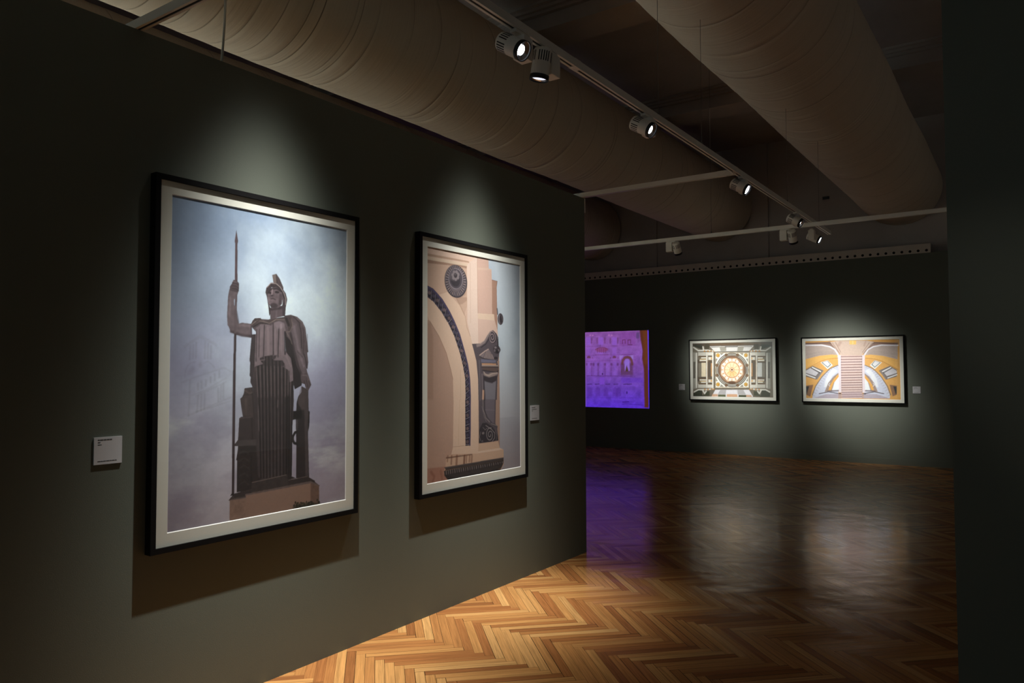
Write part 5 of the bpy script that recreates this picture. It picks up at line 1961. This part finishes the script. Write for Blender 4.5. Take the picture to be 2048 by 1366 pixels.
class Canvas:
    def __init__(s, wmm, hmm, w, soft=0.4):
        s.h = int(round(w * hmm / wmm))
        s.w = w
        s.ss = 2
        s.W, s.H = w * 2, s.h * 2
        s.k = s.W / wmm
        s.sf = soft
        s.img = np.zeros((s.H, s.W, 3))
        s.layers = {}
    def put(s, m, x0, y0, col, a):
        m = (m * a)[..., None]
        v = s.img[y0:y0 + m.shape[0], x0:x0 + m.shape[1]]
        if isinstance(col, str) and col in s.layers:
            c = s.layers[col][y0:y0 + m.shape[0], x0:x0 + m.shape[1]]
        else:
            c = lin(col)
        v[...] = v * (1 - m) + c * m
    def win(s, x0, x1, y0, y1):
        a, b = max(0, int(x0)), min(s.W, int(x1) + 2)
        c, d = max(0, int(y0)), min(s.H, int(y1) + 2)
        if b - a < 1 or d - c < 1:
            return None
        return a, b, c, d
    def poly(s, pts, col, a, soft):
        P = np.array(pts).reshape(-1, 2) * s.k
        r = soft * s.sf * s.k / 2
        g = 2 * r + 2
        q = s.win(P[:, 0].min() - g, P[:, 0].max() + g, P[:, 1].min() - g, P[:, 1].max() + g)
        if q is None:
            return
        X, Y = np.meshgrid(np.arange(q[0], q[1]) + 0.5, np.arange(q[2], q[3]) + 0.5)
        m = np.zeros(X.shape, bool)
        for (xa, ya), (xb, yb) in zip(P, np.roll(P, -1, 0)):
            if ya == yb:
                continue
            c = ((ya > Y) != (yb > Y)) & (X < (xb - xa) * (Y - ya) / (yb - ya) + xa)
            m ^= c
        s.put(soften(m.astype(float), round(r)), q[0], q[2], col, a)
    def stroke(s, d, col, a, soft):
        w = d[0] * s.k / 2
        P = np.array(d[1:]).reshape(-1, 2) * s.k
        sf = max(0.8, soft * s.sf * s.k)
        g = w + sf + 1
        q = s.win(P[:, 0].min() - g, P[:, 0].max() + g, P[:, 1].min() - g, P[:, 1].max() + g)
        if q is None:
            return
        X, Y = np.meshgrid(np.arange(q[0], q[1]) + 0.5, np.arange(q[2], q[3]) + 0.5)
        D = np.full(X.shape, 1e9)
        for (xa, ya), (xb, yb) in zip(P, P[1:]):
            dx, dy = xb - xa, yb - ya
            t = np.clip(((X - xa) * dx + (Y - ya) * dy) / max(dx * dx + dy * dy, 1e-9), 0, 1)
            D = np.minimum(D, np.hypot(X - xa - t * dx, Y - ya - t * dy))
        t = np.clip((w + sf / 2 - D) / sf, 0, 1)
        s.put(t * t * (3 - 2 * t), q[0], q[2], col, a)
    def ell(s, d, col, a, soft):
        cx, cy, rx, ry = [v * s.k for v in d]
        rx, ry = max(rx, 0.6), max(ry, 0.6)
        sf = max(0.8, soft * s.sf * s.k)
        q = s.win(cx - rx - sf, cx + rx + sf, cy - ry - sf, cy + ry + sf)
        if q is None:
            return
        X, Y = np.meshgrid(np.arange(q[0], q[1]) + 0.5, np.arange(q[2], q[3]) + 0.5)
        D = (np.hypot((X - cx) / rx, (Y - cy) / ry) - 1) * min(rx, ry)
        t = np.clip((sf / 2 - D) / sf, 0, 1)
        s.put(t * t * (3 - 2 * t), q[0], q[2], col, a)
    def run(s, text):
        for l in text.strip().split('\n'):
            t = l.split()
            d = [float(v) for v in t[4:]]
            {'P': s.poly, 'S': s.stroke, 'E': s.ell}[t[0]](d, t[1], float(t[2]), float(t[3]))
    def out(s, mul=1.0, grain=0.03, seed=1):
        i = s.img.reshape(s.h, 2, s.w, 2, 3).mean((1, 3))
        r = np.random.RandomState(seed)
        n = (vnoise(s.w, s.h, s.w / 3, s.h / 3, seed) - 0.5)[..., None]
        i = i * (1 + 2 * grain * n)
        return np.clip(i * mul, 0.002, 0.86).astype(np.float32)

def ramp(y, stops):
    o = np.zeros(y.shape + (3,))
    ys = [t for t, _ in stops]
    for c in range(3):
        o[..., c] = np.interp(y, ys, [lin(h)[c] for _, h in stops])
    return o

def paint_statue():
    c = Canvas(1012, 1467, 410, 0.42)
    W, H = c.W, c.H
    yy, xx = np.mgrid[0:H, 0:W]
    u, v = xx / W, yy / H
    f = fbm(W, H, 2.2, 3.2, 21, 6, 0.55)
    f2 = fbm(W, H, 2.5, 7.0, 55, 6, 0.6)
    cl = np.clip((f - 0.36) / 0.3, 0, 1)
    lo = np.clip((f2 - 0.40) / 0.28, 0, 1)
    dark = ramp(v, [(0, '93a8c4'), (0.3, '9fadc4'), (0.5, 'a2a4bd'), (0.75, '9894a6'), (1, '968c98')])
    lite = ramp(v, [(0, 'cbdbe6'), (0.3, 'd2e1ea'), (0.5, 'c6d2e0'), (0.75, 'bdbec9'), (1, 'aca5ac')])
    k = cl * (1 - np.clip((v - 0.45) / 0.3, 0, 1)) + lo * np.clip((v - 0.45) / 0.3, 0, 1)
    glow = np.exp(-(((u - 0.55) / 0.38) ** 2 + ((v - 0.26) / 0.26) ** 2))
    k = np.clip(k * 0.85 + glow * 0.5 - 0.08, 0, 1)
    c.img[...] = dark * (1 - k[..., None]) + lite * k[..., None]
    # low bright wisps of cloud
    wisp = np.clip((fbm(W, H, 3, 14, 91, 5, 0.6) - 0.53) / 0.14, 0, 1)
    band = np.exp(-((v - 0.675 + 0.05 * (u - 0.3)) / 0.03) ** 2) * (u < 0.45) + 0.9 * np.exp(-((v - 0.80 - 0.02 * u) / 0.06) ** 2) * (u > 0.72)
    m = (wisp * band * 0.5)[..., None]
    c.img[...] = c.img * (1 - m) + lin('ccd2cf') * m
    pt = np.clip((fbm(W, H, 3.4, 4.6, 133, 5, 0.5) - 0.5) * 2.2, -0.5, 0.5)[..., None]
    c.img *= 1 + 0.34 * pt * np.array([1.05, 1.0, 0.9])
    c.run(ART_1)
    # weathered stone mottling where the picture is dark
    lum = c.img.mean(-1, keepdims=True)
    mot = (fbm(W, H, 60, 90, 7, 3, 0.6) - 0.5)[..., None]
    c.img *= 1 + np.where(lum < 0.22, 0.55, 0.08) * mot
    c.img *= np.where(lum < 0.24, 0.5 + 1.3 * lum, 1.0)
    return c.out(1.0, 0.02, 3)

def paint_facade():
    c = Canvas(1016, 1467, 410, 0.5)
    W, H = c.W, c.H
    yy, xx = np.mgrid[0:H, 0:W]
    u, v = xx / W, yy / H
    st = ramp(v, [(0, 'd8baa8'), (0.35, 'd3b29e'), (0.7, 'cfac94'), (1, 'bf9a82')])
    n = fbm(W, H, 3, 5, 31, 6, 0.6)[..., None]
    c.img[...] = st * (0.86 + 0.28 * n)
    f = fbm(W, H, 2.0, 3.0, 77, 5, 0.5)
    k = np.clip((f - 0.36) / 0.3, 0, 1)
    k = np.clip(0.55 * k + 0.7 * np.exp(-(((u - 0.80) / 0.13) ** 2)) * (v < 0.75), 0, 1)[..., None]
    d = ramp(v, [(0, '8b9bb0'), (0.4, '93a0ae'), (0.7, '9b9ba5'), (1, '968d92')])
    l = ramp(v, [(0, 'ccd6e0'), (0.4, 'c3cdd6'), (0.7, 'b5b6bc'), (1, 'a49c9e')])
    c.layers['SKY'] = d * (1 - k) + l * k
    c.run(ART_2)
    return c.out(1.0, 0.02, 4)

def paint_dome():
    c = Canvas(1445, 960, 330, 1.1)
    c.img[...] = lin('6e6658')
    c.run(ART_3)
    return c.out(1.12, 0.05, 5)

def paint_stairs():
    c = Canvas(1433, 960, 330, 1.1)
    c.img[...] = lin('d5a35a')
    c.run(ART_4)
    return c.out(1.1, 0.05, 6)

def paint_projection():
    c = Canvas(2560, 1500, 380, 1.4)
    W, H = c.W, c.H
    yy, xx = np.mgrid[0:H, 0:W]
    v = yy / H
    c.img[...] = ramp(v, [(0, '84509c'), (0.25, '8250a6'), (0.5, '7648a2'), (0.68, '6840aa'), (0.85, '5c36b4'), (1, '522cc0')])
    n = fbm(W, H, 24, 16, 12, 5, 0.6)[..., None]
    c.img *= 0.62 + 0.76 * n
    c.run(ART_S)
    return c.out(0.92, 0.06, 7)
FW, FH = 1.1755, 1.6225
framed('tall photograph of a dark stone statue with a spear, the larger one at left', (0.0, 1.750, 0.732), math.pi / 2, FW, FH, 0.0795, paint_statue())
framed('tall photograph of a pink stone facade with a dark arch moulding and rosette', (0.0, 3.4255, 0.732), math.pi / 2, FW + 0.004, FH, 0.0805, paint_facade())
framed('wide photograph looking up into a gilded dome, hung on the far wall', (-2.170, Y_FAR, 0.963), 0, 1.585, 1.110, 0.067, paint_dome(), fw=0.018)
framed('wide photograph of a stone staircase between ochre walls, the rightmost on the far wall', (-0.175, Y_FAR, 0.966), 0, 1.570, 1.097, 0.067, paint_stairs(), fw=0.018)

big = [(0.13, 0.885, 0.50, 0.0042), (0.13, 0.80, 0.10, 0.003), (0.13, 0.715, 0.13, 0.003), (0.13, 0.105, 0.69, 0.003)]
mid = [(0.13, 0.84, 0.40, 0.004), (0.13, 0.72, 0.55, 0.003), (0.13, 0.62, 0.14, 0.003), (0.13, 0.12, 0.6, 0.003)]
placard('small white caption card on the green wall left of the statue photograph', (0.0, 1.5315, 1.1300), math.pi / 2, 0.1128, 0.1088, big)
placard('small white caption card beside the facade photograph near the wall end', (0.0, 4.6990, 1.1335), math.pi / 2, 0.1165, 0.1115, mid)
placard('small white caption card left of the dome photograph on the far wall', (-2.386, Y_FAR, 1.1465), 0, 0.1165, 0.1105, mid)
placard('small white caption card right of the staircase photograph on the far wall', (1.493, Y_FAR, 1.1375), 0, 0.1105, 0.1085, mid)

# picture projected on the far wall, its light given by a thin glowing panel
t = thing('projected_picture', 'glowing purple picture of an old facade on the dark far wall beside the wall end', 'projection', (-5.55, Y_FAR, 0.0))
bm = bmesh.new()
box(bm, 0.0, 2.564, -0.0035, -0.0005, 0.781, 2.285)
obj('panel', bm, M_BLACK, t)
picture_mesh(paint_projection(), 0.002, 2.562, 0.783, 2.283, -0.0042, 'image', M_PROJECTION, t)

# small dark vent high on the plaster wall
t = thing('wall_vent', 'tiny dark vent slot high on the plaster wall beyond the long track', 'vent', VENT)
bm = bmesh.new()
box(bm, -0.055, 0.055, -0.012, 0.0, -0.024, 0.024, 0.002)
obj('cover', bm, M_BLACK, t)
bm = bmesh.new()
for k in range(3):
    box(bm, -0.045, 0.045, -0.016, -0.012, -0.016 + k * 0.013, -0.010 + k * 0.013)
obj('slats', bm, M_SLOT, t)

# ------------------------------------------------------------------ light
def spot(name, loc, target, power, cone, blend, col, sigma=None, expo=2.8, r=0.02):
    ld = bpy.data.lights.new(name, 'SPOT')
    ld.energy = power
    ld.spot_size = R(cone)
    ld.spot_blend = blend
    ld.shadow_soft_size = r
    ld.color = col
    if sigma:
        beam_profile(ld, sigma, expo)
    o = link(bpy.data.objects.new(name, ld))
    o.location = loc
    o.rotation_euler = (Vector(target) - Vector(loc)).to_track_quat('-Z', 'Y').to_euler()
    return o
for a in SPOTS:
    spot('unseen_spot', *a)  # bare lamps without fixtures; the left-hall pair is added for bounced fill

w = bpy.data.worlds.new('dark_room')
bpy.context.scene.world = w
w.use_nodes = True
w.node_tree.nodes['Background'].inputs[0].default_value = (0.78, 1.0, 1.05, 1)
w.node_tree.nodes['Background'].inputs[1].default_value = WORLD

# ------------------------------------------------------------------ camera
cd = bpy.data.cameras.new('camera')
cd.sensor_width = 36.0
cd.lens = 1508.76 / 2048 * 36.0
cd.clip_end = 60
co = link(bpy.data.objects.new('camera', cd))
co.location = (3.1055, 0.0, 1.5)
yaw, pitch, roll = -0.6076, 0.0396, -0.0027
fw = Vector((math.sin(yaw) * math.cos(pitch), math.cos(yaw) * math.cos(pitch), math.sin(pitch)))
rt = Vector((math.cos(yaw), -math.sin(yaw), 0))
up = rt.cross(fw)
r2 = math.cos(roll) * rt + math.sin(roll) * up
u2 = -math.sin(roll) * rt + math.cos(roll) * up
co.rotation_euler = Matrix((r2, u2, -fw)).transposed().to_euler()
sc = bpy.context.scene
sc.camera = co
sc.view_settings.view_transform = 'Standard'
sc.view_settings.look = 'None'
sc.view_settings.exposure = 0.0
sc.view_settings.gamma = 1.0
sc.view_settings.use_curve_mapping = False
sc.cycles.max_bounces = 8
sc.cycles.diffuse_bounces = 5
sc.cycles.sample_clamp_indirect = 3.0
